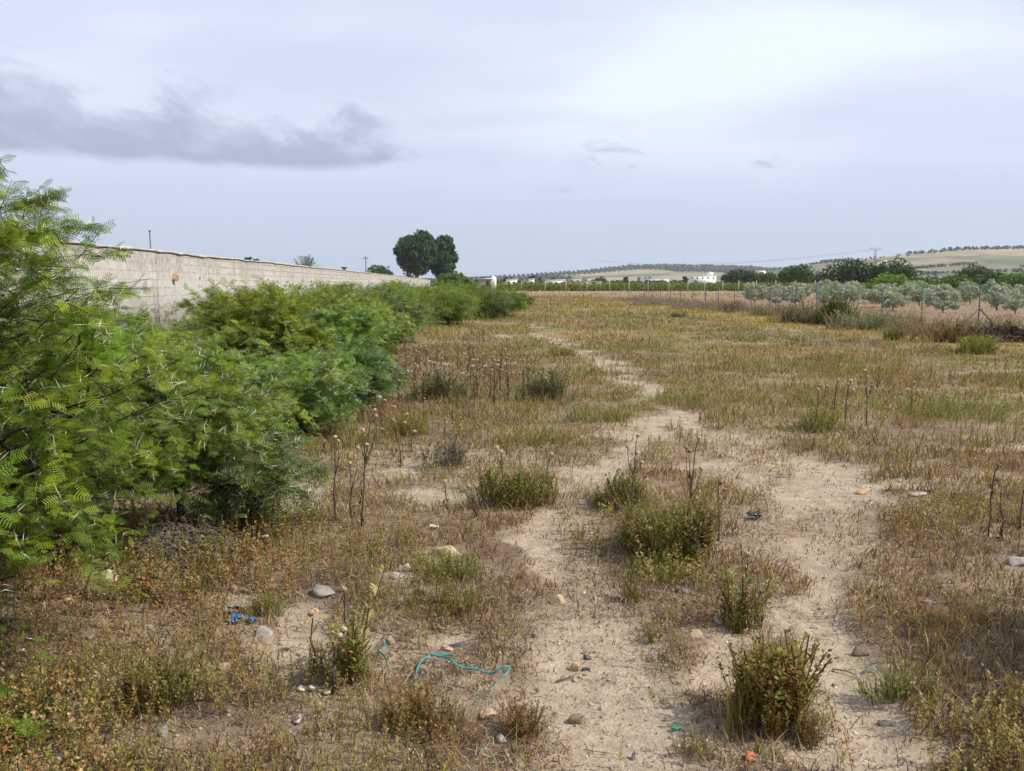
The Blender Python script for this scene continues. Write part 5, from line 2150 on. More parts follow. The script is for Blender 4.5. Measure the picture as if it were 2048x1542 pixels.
tuft('weed_tuft', 'small yellowish tuft below the foot of the largest tuft', 'weeds', 1268, 1205, .12, .15, [(0.2, 0.19, 0.06), (0.25, 0.18, 0.08)], 90, 30, 10, WL)
tuft('weed_tuft', 'grey-green weed clump behind a fallen dead branch, left of the thistle patch centre', 'weeds', 880, 803, .78, .38, [(0.15, 0.20, 0.09), (0.19, 0.23, 0.12), (0.12, 0.16, 0.06), (0.22, 0.17, 0.11)], 380, 190, 11, WL, bw=.006)
tuft('weed_tuft', 'grey-green clump with brown lower stems, right side of the thistle patch', 'weeds', 1085, 806, .72, .38, [(0.16, 0.20, 0.09), (0.18, 0.22, 0.10), (0.19, 0.13, 0.08)], 380, 170, 12, WL, bw=.006)
tuft('weed_tuft', 'yellow-green tuft at the foot of the tall dry thistles on the right', 'weeds', 1648, 868, .62, .24, GG, 300, 90, 13, WL, bw=.005)
tuft('weed_tuft', 'bright grass tuft left of the dead thorny twigs, near the shrubs', 'weeds', 812, 878, .52, .26, [(0.2, 0.22, 0.045), (0.16, 0.19, 0.04), (0.25, 0.2, 0.07)], 380, 80, 14, WL, bw=.005)
tuft('weed_tuft', 'green weed patch left of the track where it narrows', 'weeds', 1210, 850, 1.0, .20, GG, 340, 120, 15, WL, bw=.005)
tuft('weed_tuft', 'olive green patch of weeds between track and big thistles, far side', 'weeds', 1075, 900, .8, .17, GG, 260, 80, 16, WL, bw=.005)
tuft('weed_tuft', 'green growth along the right side of the track, above the wide bare patch', 'weeds', 1385, 815, 1.3, .22, GG, 420, 130, 17, WL, bw=.006)
tuft('weed_tuft', 'wide yellow-green drift near the right picture edge', 'weeds', 1945, 845, 2.3, .26, GG, 700, 170, 18, WL, bw=.007, group='green tufts and weed bushes')
tuft('weed_tuft', 'small dark brown tuft beside the far track', 'weeds', 1128, 715, .6, .22, OG, 240, 60, 19, WL, bw=.01)
tuft('weed_tuft', 'low dark green star-shaped weed in the far grass before the side fence', 'weeds', 1362, 634, 1.0, .35, [(0.06, 0.11, 0.03)], 160, 60, 20, WL, bw=.02, lean=1.0)
tuft('weed_tuft', 'tall pale-stemmed green weeds in the lower left foreground', 'weeds', 300, 1440, .32, .20, OG, 160, 130, 21, WT, lean=.2)
tuft('weed_tuft', 'yellow-green upright weeds left of the teal strap', 'weeds', 705, 1375, .14, .24, GG, 90, 60, 22, WT, lean=.2)
tuft('weed_tuft', 'dark leafy clump in the bottom left corner', 'weeds', 20, 1500, .26, .16, [(0.09, 0.10, 0.025), (0.07, 0.085, 0.02)], 60, 150, 23, WB)
tuft('weed_tuft', 'rusty orange weeds along the bottom edge left of the track', 'weeds', 850, 1500, .36, .14, [(0.22, 0.12, 0.05), (0.16, 0.13, 0.04), (0.2, 0.17, 0.05)], 160, 150, 24, WT)
tuft('weed_tuft', 'reddish weeds at the left bottom edge of the track', 'weeds', 1045, 1480, .18, .12, [(0.22, 0.10, 0.05), (0.14, 0.13, 0.04)], 80, 80, 25, WB)
tuft('weed_tuft', 'small brown-green sprigs right of the blue-grey stone, bottom edge', 'weeds', 1395, 1520, .18, .08, OG, 60, 60, 26, WB)
tuft('weed_tuft', 'thin grey skeletal weed above the left clearing', 'weeds', 880, 940, .44, .26, [(0.17, 0.15, 0.13), (0.12, 0.10, 0.09)], 260, 50, 27, WT, bw=.003)
tuft('weed_tuft', 'green weeds under the tilted slab, mid-left', 'weeds', 900, 1170, .42, .13, GG, 260, 160, 28, WL)
tuft('weed_tuft', 'olive weeds below the dull grey stone, above the strap', 'weeds', 880, 1250, .44, .15, OG, 300, 160, 29, WL)
tuft('weed_tuft', 'small green plant just above the blue plastic scrap', 'weeds', 530, 1240, .16, .10, GG, 80, 50, 30, WL)
# growth along the side fence
FW = [
    (1680, 650, 1.7, 1.0, (0.045, 0.10, 0.02), 'tall dark green weed against the blue fence post', 31),
    (1635, 647, 2.2, .85, (0.24, 0.21, 0.15), 'pale feathery dead weeds left of the dark green weed', 32),
    (1595, 645, 1.8, .75, (0.13, 0.12, 0.06), 'olive brown weeds below the dark dried thistle stand', 33),
    (1722, 662, 1.8, .62, (0.19, 0.22, 0.13), 'silvery grey-green bush at the fence foot', 34),
    (1805, 665, 1.9, .62, (0.21, 0.22, 0.12), 'silvery bush near the fence, below the slim olive', 35),
    (1765, 655, 1.2, .5, (0.16, 0.15, 0.06), 'brownish-green weeds between two silvery bushes', 36),
    (1797, 682, .7, .4, (0.09, 0.13, 0.03), 'small dark green weed in front of the second silvery bush', 37),
    (1925, 688, 1.5, .55, (0.15, 0.11, 0.05), 'brown-green weeds left of the dead branch pile', 38),
    (1962, 708, .8, .45, (0.19, 0.25, 0.04), 'bright lime weed in front of the dead branch pile', 39),
    (1545, 633, 2.0, .6, (0.17, 0.16, 0.09), 'grey-olive weeds at the fence foot, further along', 40),
    (1470, 622, 2.2, .55, (0.13, 0.11, 0.09), 'dark grey-brown dead weeds along the far fence foot', 41),
    (1865, 672, 1.9, .5, (0.24, 0.17, 0.13), 'pinkish-grey dead weeds between the two posts at the right', 42),
]
for (px, py, w, h, c_, lab, sd_) in FW:
    tuft('fence_weed', lab, 'weeds', px, py, w, h * .95, [tuple(v * 1.15 for v in c_), tuple(v * .85 for v in c_), tuple(v * 1.4 for v in c_), (0.30, 0.225, 0.16)], 360, 200, sd_, WL, bw=.02, lean=.5,
         group='weeds along the side fence')

# band of dead growth all along the side fence (one mass)
n = 26000
yb = 20 + 52 * rng.random(n) ** .9
xb = 18.1 - 0.1 * yb + rng.normal(size=n) * .8 - .2
k = rng.random(n) < ss(fbm(xb, yb, 1.6, 611, 3), .3, .55)
xb, yb = xb[k], yb[k]
n = len(xb)
c = jit((0.30, 0.225, 0.18), n, .35)
kk = rng.random(n) < .3
c[kk] = jit((0.17, 0.13, 0.11), kk.sum(), .3)
kk = rng.random(n) < .22
c[kk] = jit((0.16, 0.16, 0.06), kk.sum(), .3)
hs = (.12 + .55 * rng.random(n) ** 1.6) * (.6 + .8 * fbm(xb, yb, 2.2, 77, 2))
V, Qd, Td, Cc = merge([blades(xb, yb, hs, .016 + 0 * hs, hs * .6 * rng.random(n), c * .9, c * 1.15)])
tag(obj('dead_undergrowth', np_mesh('dead_undergrowth', V, Qd, Td, Cc), M_GRASS), 'grey-brown dead undergrowth along the side fence', 'undergrowth', kind='stuff')


# ------------------------------------------------------------------ dry thistles
M_DARKHEAD = plain('dark_head', (0.20, 0.15, 0.11), .9, .3, 60)


def thistle(label, h, heads, seed, dark=False, bend=0.0, lw=1.0):
    """heads: list of (dx, dz fraction) tips; first is the main stem"""
    r = np.random.default_rng(seed)
    root = empty('dry_thistle', (0, 0, 0))
    if label:
        tag(root, label, 'thistle', 'dry thistles with pale seed heads')
    mb = MB()
    fork = .5 + .15 * r.random()
    tips = []
    for i, (dx, fz) in enumerate(heads):
        tip = np.array((dx, r.normal() * .03, h * fz))
        if i == 0:
            pts = [np.zeros(3), np.array((dx * .1 + r.normal() * .01, 0, h * .33)), np.array((dx * .3, r.normal() * .01, h * fork)), np.array((dx * .7, 0, h * (.5 + fz / 2) * .92)), tip]
            main = pts
            mb.tube(pts, np.array([.005, .0045, .0038, .003, .0024]) * lw, 5)
        else:
            st = main[2] + np.array((0, 0, (r.random() - .5) * .12 * h))
            mb.tube([st, (st + tip) / 2 + np.array(((tip[0] - st[0]) * .25, 0, -.02 * h)), tip], np.array([.003, .0026, .002]) * lw, 4)
        tips.append(tip)
    mb.build('stem', M_STALK, root)
    # withered leaves clinging to the stem
    V_, Q_ = [], []
    for k in range(int(34 * min(1.4, h / .5))):
        t = r.random() ** 1.3 * .75
        z = t * h
        a = r.random() * 6.28
        L = (.02 + .035 * r.random()) * (1 - t * .5)
        d = np.array((math.cos(a), math.sin(a), r.normal() * .8 - .2))
        s = np.array((-math.sin(a), math.cos(a), .4)) * L * .16
        p = np.array((heads[0][0] * .3 * t, 0, z))
        m2 = p + d * L * .5 + np.array((0, 0, .2 * L))
        e = p + d * L - np.array((0, 0, .3 * L))
        n0 = len(V_)
        V_ += [p, m2 - s, e, m2 + s]
        Q_.append((n0, n0 + 1, n0 + 2, n0 + 3))
    obj('withered_leaves', np_mesh('withered_leaves', np.array(V_), np.array(Q_)), M_STALK, root)
    for tip in tips:
        V0, T0 = ICO2
        s = .0125 * lw * (.85 + .35 * r.random())
        v = V0 * (1 + .22 * (r.random((len(V0), 1)) - .5)) * np.array((s * 1.15, s * 1.15, s * .85))
        # spiny collar of short bracts
        VV, TT_ = [v], [T0]
        nb_ = 14
        for k in range(nb_):
            a = k / nb_ * 6.28
            d = np.array((math.cos(a), math.sin(a), .35 * r.normal()))
            p = d * s * .8
            e = np.array((-d[1], d[0], 0)) * s * .22
            n0 = sum(len(q_) for q_ in VV)
            VV.append(np.array([p - e, p + e, d * s * 1.9]))
            TT_.append(np.array([[n0, n0 + 1, n0 + 2]]))
        me = np_mesh('seed_head', np.vstack(VV), None, np.vstack(TT_))
        o = obj('seed_head', me, M_DARKHEAD if (dark and r.random() < .5) else M_HEAD, root, tuple(tip + np.array((0, 0, s * .6))))
        o.rotation_euler = (r.normal() * .5, r.normal() * .5, 0)
    return root


def spot_thistle(label, px, py, tips, seed, dark=False):
    """px,py foot in the photo; tips = [(px,py),...] heads in the photo"""
    x, y = G(px, py)
    hs_ = [(at_d(tx, y, hgt(ty, y)) - x, hgt(ty, y)) for tx, ty in tips]
    H_ = hs_[0][1]
    o = thistle(label, H_, [(dx, hz_ / H_) for dx, hz_ in hs_], seed, dark, lw=1 + max(0, y - 4) * .07)
    o.location = (x, y, gh(x, y))
    return o


ND = [
    ('tall single dry thistle at the right edge of the left clearing', 672, 1045, [(670, 880), (680, 884)], 1),
    ('branched dry thistle stand with pale heads, left of the wide green tuft', 722, 1060, [(752, 822), (735, 892), (750, 838), (757, 800), (728, 862)], 2),
    ('dark tangled dry thistle just left of the branched stand', 705, 1050, [(700, 930), (716, 900)], 3),
    ('dry thistle with three heads over the tuft left of the largest one', 1262, 1030, [(1276, 870), (1276, 908), (1255, 893), (1284, 925)], 4),
    ('tallest dry thistle with a flat pale top rising from the largest tuft', 1372, 1110, [(1397, 880), (1381, 909), (1371, 898), (1398, 936)], 5),
    ('short dark two-headed thistle at the right of the largest tuft', 1436, 1080, [(1436, 960), (1451, 982)], 6),
    ('upright thistle pair of heads left above the wide green tuft', 1005, 985, [(1002, 908), (994, 904)], 7),
    ('single bent thistle whose pale head hangs left of the wide green tuft', 952, 1035, [(938, 973), ], 8),
    ('single small thistle left of the bent one', 893, 1010, [(889, 960)], 9),
    ('dead thistle stalk standing in the spiky dark tuft between the tracks', 1488, 1215, [(1497, 1118), (1492, 1143)], 10),
    ('leftmost tall thistle of the group on the right side', 1632, 862, [(1637, 783), (1641, 776), (1652, 776)], 11),
    ('second tall thistle of the group on the right side, leaning right', 1662, 858, [(1676, 764), (1670, 763), (1683, 806)], 12),
    ('middle slender thistle of the group on the right side', 1690, 856, [(1700, 765), (1697, 773), (1706, 783)], 13),
    ('rightmost thistle of the group on the right side with the highest head', 1732, 852, [(1732, 756), (1744, 768), (1747, 776), (1731, 744)], 14),
    ('leaning dead thistle near the right picture edge, flat pale head', 1975, 1085, [(1991, 941)], 15),
    ('straight dark dead stalk right of the leaning thistle', 2000, 1090, [(1999, 976)], 16),
    ('dead stalk cut by the right picture edge', 2040, 1080, [(2046, 985)], 17),
    ('pale dry flower low in front of the bare dark trunk', 318, 1075, [(328, 1028)], 18),
    ('pale dry flower on a dark stalk right of the bare dark trunk', 358, 1095, [(366, 1046)], 19),
    ('small twin-headed dry flower right of the shrub with the bare trunk', 535, 1110, [(529, 1080), (537, 1075)], 20),
    ('dark upright stalk in the left foreground clearing', 624, 1350, [(628, 1222)], 21),
    ('thin dark stalk left of the yellow-green upright weeds', 690, 1300, [(690, 1170)], 22),
    ('bent dark stalk with an orange-tan head above white tile scraps', 665, 1395, [(678, 1285), (690, 1262)], 23),
    ('single faded stalk with a small head left of the track, above the tufts', 1090, 985, [(1102, 912)], 24),
]
for lab, px, py, tips, sd_ in ND:
    spot_thistle(lab, px, py, tips, 1000 + sd_, dark=(sd_ in (5, 6, 15, 16)))

TV_ = [thistle(None, .52, [(.04, 1.0), (-.08, .86), (.12, .8)], 1100), thistle(None, .5, [(-.03, 1.0), (.09, .8)], 1101),
       thistle(None, .55, [(.06, 1.0), (-.05, .9), (.14, .82), (-.12, .74)], 1102), thistle(None, .45, [(.02, 1.0)], 1103)]
rt = np.random.default_rng(909)
usedt = [False] * 4
TH_SP = []
for k in range(70):      # the thistle patch beside the shrubs
    px = 780 + 330 * rt.random()
    py = 700 + 120 * rt.random()
    if px > 960 and py < 735:
        continue
    if px < 780 + (800 - py) * .35 - 10:
        continue
    TH_SP.append((px, py, 'dry brown thistle in the crowded thistle patch beside the shrub row'))
for k in range(12):
    TH_SP.append((915 + 60 * rt.random(), 660 + 35 * rt.random(), 'small dry thistle of the clump at the foot of the far shrubs'))
for (px, py) in ((765, 880), (822, 905), (845, 860), (890, 905), (800, 930), (905, 850), (1000, 850), (1045, 800)):
    TH_SP.append((px, py, 'dry thistle on the open ground in front of the thistle patch'))
for (px, py) in ((1510, 700), (1755, 775), (1822, 830), (1860, 760), (1990, 740), (2010, 742)):
    TH_SP.append((px, py, 'lone dry thistle far out in the grass on the right'))
for i, (px, py, lab) in enumerate(TH_SP):
    v = i % 4
    x, y = G(px, py)
    loc = (x, y, gh(x, y))
    s = (.6 + .5 * rt.random()) * (1.0 if 'crowded' in lab else .75)
    if not usedt[v]:
        usedt[v] = True
        o = TV_[v]
        o.location = loc
        o.scale = (s * 1.35, s * 1.35, s)
    else:
        o = copy_thing(TV_[v], loc, rt.random() * 6.28, (s * 1.35, s * 1.35, s))
    grp = {'dry brown': 'crowded thistle patch', 'small dry': 'thistle clump by the far shrubs', 'dry thistle': 'thistles before the patch', 'lone dry': 'lone thistles in the grass'}
    tag(o, lab, 'thistle', [g for k_, g in grp.items() if lab.startswith(k_)][0])

# dark dried thistle stand by the fence
x, y = G(1586, 640)
o = thistle('dark dead thistle stand rising above the fence weeds, nearly black', 1.35, [(.1, 1.0), (-.3, .85), (.35, .8), (.2, .65), (-.15, .7)], 1200, lw=3.2)
o.location = (x, y, gh(x, y))
o['group'] = 'dead stalks at the fence'
x, y = G(1678, 638)
o = thistle('dead brown stalk standing over the dark green weed at the blue post', 1.15, [(.05, 1.0), (-.15, .85)], 1201, lw=3.0)
o.location = (x, y, gh(x, y))
o['group'] = 'dead stalks at the fence'

# ------------------------------------------------------------------ dead wood
M_DEAD = plain('dead_wood', (0.13, 0.095, 0.07), .9, .35, 12, .4)
M_DEADG = plain('grey_dead_wood', (0.24, 0.20, 0.17), .9, .3, 12, .4)


def brush(name, label, cat, x, y, wx, wy, h, n, rad, seed, m, flat=.5, leaves=0, lc=(0.09, 0.06, 0.045)):
    r = np.random.default_rng(seed)
    root = empty(name, (x, y, gh(x, y)))
    tag(root, label, cat)
    P_ = np.zeros((n, 5, 3))
    a = r.random(n) * 6.28
    rr = np.sqrt(r.random(n)) * .8
    c0 = np.stack([np.cos(a) * rr * wx / 2, np.sin(a) * rr * wy / 2, (1 - rr ** 2) * h * r.random(n) * .8 + .02], 1)
    d = unit(np.stack([r.normal(size=n), r.normal(size=n) * wy / wx, r.normal(size=n) * flat], 1))
    L = r.uniform(.15, .5, n)[:, None] * wx * .6
    t = np.linspace(-.5, .5, 5)
    for k in range(5):
        P_[:, k] = c0 + d * L * t[k] + r.normal(size=(n, 3)) * .012 * wx - np.array((0, 0, 1)) * (t[k] ** 2) * .15 * wx * r.uniform(0, 1, (n, 1))
    P_[..., 2] = np.maximum(P_[..., 2], .01)
    V_, q = tubes_batch(P_, rad * r.uniform(.4, 1.2, (n, 1)) * np.linspace(1.2, .5, 5)[None], 4)
    obj('sticks', np_mesh('sticks', V_, q), m, root)
    if leaves:
        cs = c0[: max(4, n // 3)] * np.array((1, 1, .7))
        V_, q, c_ = leaf_cloud(cs, np.full(len(cs), .12 * wx), leaves, .022 * wx, lc, r_=r, shell=0.1, aspect=.4)
        V_[:, 2] = np.maximum(V_[:, 2], .01)
        obj('dead_leaves', np_mesh('dead_leaves', V_, q, None, c_), M_GRASS, root)
    return root


x, y = G(2035, 685)
brush('branch_pile', 'dark heap of cut dead branches in front of the fence at the right edge', 'brushwood', x, y + .4, 3.4, 1.6, .42, 260, .016, 5, M_DEAD, leaves=2600, lc=(0.065, 0.045, 0.038))
x, y = G(1300, 612)
brush('branch_pile', 'grey heap of dead branches at the far end of the side fence', 'brushwood', x, y, 3.2, 1.6, .8, 90, .02, 6, M_DEADG, flat=.9)
x, y = G(1385, 617)
brush('branch_pile', 'low grey brushwood along the far fence, next to the dead end heap', 'brushwood', x, y, 3.6, 1.2, .55, 90, .018, 7, M_DEADG)
x, y = G(1470, 626)
brush('branch_pile', 'dark tangled dead shrub leaning on a far fence post', 'brushwood', x, y, 1.6, 1.2, 1.0, 90, .016, 8, M_DEAD, flat=1.2)
x, y = G(835, 795)
brush('fallen_branch', 'fallen dead branch arching beside the grey-green weed clump', 'branch', x, y, .75, .4, .26, 34, .008, 9, M_DEAD, flat=.4)
x, y = G(935, 822)
brush('fallen_branch', 'small dark lump of dead twigs between thistle patch and track', 'branch', x, y, .24, .2, .09, 30, .004, 10, M_DEAD, flat=.4)
x, y = G(320, 1140)
brush('dead_twigs', 'thicket of thin dead grey twigs under the shrub with the bare trunk', 'twigs', x + .05, y + .2, .75, .6, .24, 420, .0016, 11, M_DEADG, flat=.7, leaves=200, lc=(0.14, 0.10, 0.07))
for (pts, rad, lab) in (
    ([(232, 1150, .03), (268, 1178, .02), (300, 1205, .015), (330, 1225, .01)], .011, 'thick dark stick lying in the shade below the near shrub'),
    ([(352, 1235, .02), (378, 1250, .02), (408, 1262, .01)], .006, 'thin dark stick left of the blue plastic scrap'),
    ([(1110, 1352, .006), (1135, 1346, .008), (1160, 1344, .005)], .003, 'short thin twig on the bare track below the orange-tan stone'),
    ([(320, 1512, .01), (360, 1522, .015), (410, 1530, .01)], .003, 'thin dark twig lying near the bottom left edge'),
    ([(1665, 1335, .01), (1690, 1338, .012), (1712, 1346, .01)], .003, 'pale curved twig right of the leafy reddish bush'),
):
    P0 = []
    for (px, py, z) in pts:
        x, y = G(px, py)
        P0.append((x, y, gh(x, y) + z + rad))
    o0 = np.array(P0[0])
    P0 = np.array(P0) - o0
    mb = MB()
    mb.tube(P0, [rad, rad * .95, rad * .8] + [rad * .5] * (len(P0) - 3), 6)
    mid_ = P0[1]
    mb.tube([mid_, mid_ + (P0[2] - P0[1]) * .5 + np.array((rad * 3, rad * 6, rad * 2)), mid_ + (P0[2] - P0[1]) * .8 + np.array((rad * 6, rad * 10, rad))], [rad * .5, rad * .4, rad * .2], 5)
    o = mb.build('stick', M_DEAD, None, tuple(o0))
    tag(o, lab, 'stick', 'sticks lying on the ground')

# ------------------------------------------------------------------ litter left by people
M_TEAL = plain('teal_plastic', (0.03, 0.24, 0.225), .5, .4, 40, spec=.4)
M_BLUEP = plain('blue_plastic', (0.03, 0.12, 0.27), .35, .3, 30, spec=.5)
M_BLACKP = plain('black_plastic', (0.018, 0.020, 0.025), .22, .3, 20, spec=.7)
M_PALEB = plain('pale_blue_plastic', (0.25, 0.36, 0.46), .4, .3, 20, spec=.5)
M_WHITEP = plain('white_glaze', (0.52, 0.47, 0.40), .3, .1, 20, spec=.5)
M_TERRA = plain('terracotta', (0.50, 0.16, 0.07), .85, .15, 20, .3)
M_GREENP = plain('green_plastic', (0.02, 0.22, 0.08), .35, .2, 20, spec=.5)
M_REDP = plain('red_print', (0.35, 0.06, 0.04), .5, .2, 20)


def ribbon(pts, width, seed, thick=.0003):
    """flat plastic strap through photo points (px,py,lift,twist)"""
    r = np.random.default_rng(seed)
    P0 = []
    for (px, py, lift, tw) in pts:
        x, y = G(px, py)
        P0.append((x, y, gh(x, y) + lift, tw))
    P0 = np.array(P0)
    # catmull-rom
    n = len(P0)
    out_ = []
    for i in range(n - 1):
        p0, p1, p2, p3 = P0[max(i - 1, 0)], P0[i], P0[i + 1], P0[min(i + 2, n - 1)]
        for t in np.linspace(0, 1, 8, endpoint=False):
            out_.append(.5 * ((2 * p1) + (-p0 + p2) * t + (2 * p0 - 5 * p1 + 4 * p2 - p3) * t * t + (-p0 + 3 * p1 - 3 * p2 + p3) * t ** 3))
    out_.append(P0[-1])
    out_ = np.array(out_)
    out_[:, 3] += .9 * (vn(np.arange(len(out_)) / 5.0, np.zeros(len(out_)), seed + 50) - .5)
    out_[:, 2] -= .012 * vn(np.arange(len(out_)) / 7.0, np.zeros(len(out_)), seed + 60)
    P_, tw = out_[:, :3], out_[:, 3]
    T_ = unit(np.gradient(P_, axis=0))
    S_ = unit(np.cross(T_, np.array((0, 0, 1.))))
    U_ = np.cross(S_, T_)
    Wd = S_ * np.cos(tw)[:, None] + U_ * np.sin(tw)[:, None]
    Nn = np.cross(Wd, T_)
    w2 = width / 2 * (1 + .12 * r.normal(size=(len(P_), 1)))
    V_ = np.stack([P_ - Wd * w2 - Nn * thick, P_ + Wd * w2 - Nn * thick, P_ + Wd * w2 + Nn * thick, P_ - Wd * w2 + Nn * thick], 1).reshape(-1, 3)
    q = []
    for i in range(len(P_) - 1):
        for j in range(4):
            k = (j + 1) % 4
            q.append((i * 4 + j, i * 4 + k, i * 4 + 4 + k, i * 4 + 4 + j))
    q.append((3, 2, 1, 0))
    b_ = (len(P_) - 1) * 4
    q.append((b_, b_ + 1, b_ + 2, b_ + 3))
    return V_, np.array(q)


V_, q = ribbon([(905, 1330, .05, .9), (870, 1327, .05, .9), (845, 1338, .045, 1.1), (833, 1362, .04, 1.4), (832, 1395, .03, 1.4), (845, 1418, .03, .8),
                (870, 1430, .025, .7), (905, 1433, .02, 1.0), (940, 1423, .02, 1.1), (968, 1402, .03, .8), (995, 1383, .05, .3), (1019, 1366, .075, .2),
                (1005, 1366, .07, 1.0), (985, 1368, .055, .8), (955, 1356, .04, .6), (920, 1346, .04, .5), (890, 1335, .05, .5), (862, 1328, .05, .8)], .0085, 1)
o0 = V_[0].copy()
o = obj('plastic_strap', np_mesh('plastic_strap', V_ - o0, q), M_TEAL, None, tuple(o0))
tag(o, 'teal plastic strap lying in a wide loop in the foreground weeds', 'strap')
V_, q = ribbon([(778, 1358, .03, .9), (775, 1342, .035, 1.1), (768, 1328, .05, 1.2), (758, 1322, .05, .9), (757, 1312, .06, .6), (768, 1310, .07, .7), (772, 1322, .06, 1.2)], .008, 2)
o0 = V_[0].copy()
o = obj('plastic_strap', np_mesh('plastic_strap', V_ - o0, q), M_TEAL, None, tuple(o0))
tag(o, 'small curled end of teal strap left of the big loop', 'strap')


def scrap(name, label, cat, px, py, w, d, h, m, seed, nx=9, ny=7, thick=.0015, rz=0.0, m2=None):
    r = np.random.default_rng(seed)
    x, y = G(px, py)
    u, v = np.meshgrid(np.linspace(-.5, .5, nx), np.linspace(-.5, .5, ny))
    prof_ = 1 + .25 * (vn(u.ravel() * 5, v.ravel() * 5, seed) - .5)
    X_ = u.ravel() * w * prof_ + r.normal(size=nx * ny) * w * .02
    Y_ = v.ravel() * d * prof_ + r.normal(size=nx * ny) * d * .03
    Z_ = h * (vn(u.ravel() * 3.3 + 3, v.ravel() * 3.1, seed + 4) * .7 + vn(u.ravel() * 7, v.ravel() * 7, seed + 9) * .5)
    top = np.stack([X_, Y_, Z_ + thick], 1)
    bot = np.stack([X_, Y_, Z_ - thick], 1)
    ii = np.arange(nx * ny).reshape(ny, nx)
    q = np.stack([ii[:-1, :-1], ii[:-1, 1:], ii[1:, 1:], ii[1:, :-1]], -1).reshape(-1, 4)
    n = nx * ny
    qb = q[:, ::-1] + n
    edge = list(ii[0, :]) + list(ii[1:, -1]) + list(ii[-1, -2::-1]) + list(ii[-2:0:-1, 0])
    qe = [(edge[k], edge[k - 1], edge[k - 1] + n, edge[k] + n) for k in range(len(edge))]
    me = np_mesh(name, np.vstack([top, bot]), np.vstack([q, qb, np.array(qe)]))
    o = obj(name, me, m, None, (x, y, gh(x, y) + .006))
    o.rotation_euler = (0, 0, rz)
    if label:
        tag(o, label, cat)
    return o


scrap('plastic_scrap', 'crumpled bright blue plastic scrap between stones in the left clearing', 'rubbish', 474, 1252, .05, .05, .045, M_BLUEP, 1, rz=.5)
scrap('plastic_scrap', 'second, narrower blue scrap just right of the crumpled bright blue one', 'rubbish', 505, 1254, .025, .03, .035, M_BLUEP, 2, rz=-.4)
scrap('plastic_scrap', 'dark grey crumpled scrap leaning on stones above the blue one', 'rubbish', 470, 1232, .06, .04, .05, M_ST['grey'], 3)
scrap('plastic_bag', 'shiny black crumpled bag piece on the bare soil right of the largest tuft', 'rubbish', 1508, 1040, .085, .08, .055, M_BLACKP, 14, 8, 7)
scrap('plastic_scrap', 'pale blue scrap in the shade beside the bare dark trunk', 'rubbish', 352, 1035, .09, .06, .05, M_PALEB, 5)
scrap('plastic_scrap', 'small green plastic flake on the bare track near the bottom', 'rubbish', 1352, 1450, .035, .018, .012, M_GREENP, 6, rz=.4)
scrap('plastic_scrap', 'small blue scrap at the bottom edge on the left', 'rubbish', 175, 1536, .03, .02, .02, M_BLUEP, 7)
scrap('paper_scrap', 'white paper-thin flake left above the tilted slab', 'rubbish', 868, 1060, .06, .03, .02, M_WHITEP, 8)
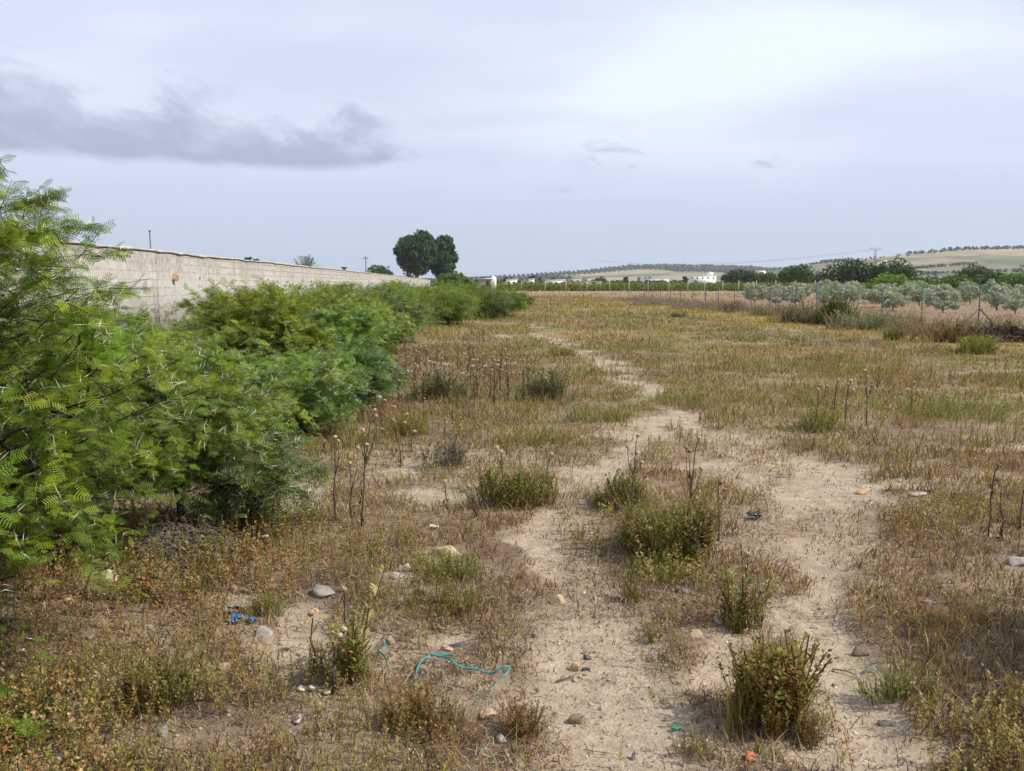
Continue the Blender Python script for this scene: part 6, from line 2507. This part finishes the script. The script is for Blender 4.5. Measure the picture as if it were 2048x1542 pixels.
for (px, py, w, lab, sd_) in ((605, 1392, .035, 'left piece of white broken tile in the weeds left of the strap', 1), (625, 1390, .028, 'middle piece of white broken tile', 2), (655, 1396, .04, 'right piece of white broken tile beside a grey stone', 3),
                              (597, 1455, .05, 'square white tile piece with red marks in the bottom weeds', 4)):
    x, y = G(px, py)
    r = np.random.default_rng(sd_)
    mb = MB()
    pl_ = [(-.5, -.35), (.3, -.5), (.55, .1), (.1, .3), (-.15, .5), (-.6, .15)]
    k = len(pl_)
    Vt = [(a * w * (1 + .2 * r.normal()), b_ * w, .004) for a, b_ in pl_]
    Vb = [(a, b_, -.004) for a, b_, _ in Vt]
    V_ = np.array(Vt + Vb + [(0, 0, .004), (0, 0, -.004)])
    t_ = [(i, (i + 1) % k, 2 * k) for i in range(k)] + [((i + 1) % k + k, i + k, 2 * k + 1) for i in range(k)]
    q_ = [(i, i + k, (i + 1) % k + k, (i + 1) % k) for i in range(k)]
    mb.add(V_, q_, t_)
    root = empty('tile_piece', (x, y, gh(x, y) + .014))
    root.rotation_euler = (.25 + .2 * r.random(), .3 * r.normal(), .8 * r.normal())
    tag(root, lab, 'tile', 'pieces of white broken tile')
    mb.build('glazed_face', M_WHITEP, root)
    root.scale = (.75, .75, .75)
    if sd_ in (1, 4):
        mb = MB()
        mb.box(w * .05, w * .13, -w * .3, w * .3, .0042, .0052)
        mb.box(w * .22, w * .28, -w * .2, w * .3, .0042, .0052)
        mb.build('red_stripe', M_REDP, root)
# terracotta shard
x, y = G(1497, 1518)
mb = MB()
V_ = np.array([(-.018, -.016, 0), (.016, -.018, 0), (.02, .012, 0), (-.005, .02, 0), (-.018, -.016, .01), (.016, -.018, .009), (.02, .012, .011), (-.005, .02, .01)])
mb.add(V_, [(0, 3, 2, 1), (4, 5, 6, 7), (0, 1, 5, 4), (1, 2, 6, 5), (2, 3, 7, 6), (3, 0, 4, 7)])
o = mb.build('clay_shard', M_TERRA, None, (x, y, gh(x, y) + .008))
o.rotation_euler = (.35, 0, .1)
tag(o, 'orange-red broken clay shard at the bottom edge below the leafy bush', 'shard')

# ------------------------------------------------------------------ thin haze over the whole plain
HAZE = True
if HAZE:
    mb = MB()
    mb.box(-6500, 6500, -250, 5500, -3, 135)
    me_o = mb.build('haze', None, None)
    hm = bpy.data.materials.new('haze_air')
    hm.use_nodes = True
    hm.node_tree.nodes.clear()
    o_ = hm.node_tree.nodes.new('ShaderNodeOutputMaterial')
    pv = hm.node_tree.nodes.new('ShaderNodeVolumePrincipled')
    pv.inputs['Color'].default_value = (0.80, 0.88, 1.0, 1)
    pv.inputs['Density'].default_value = 0.00012
    pv.inputs['Anisotropy'].default_value = 0.2
    hm.node_tree.links.new(pv.outputs[0], o_.inputs['Volume'])
    me_o.data.materials.append(hm)
    tag(me_o, 'thin bluish haze in the air over the plain', 'haze', kind='stuff')
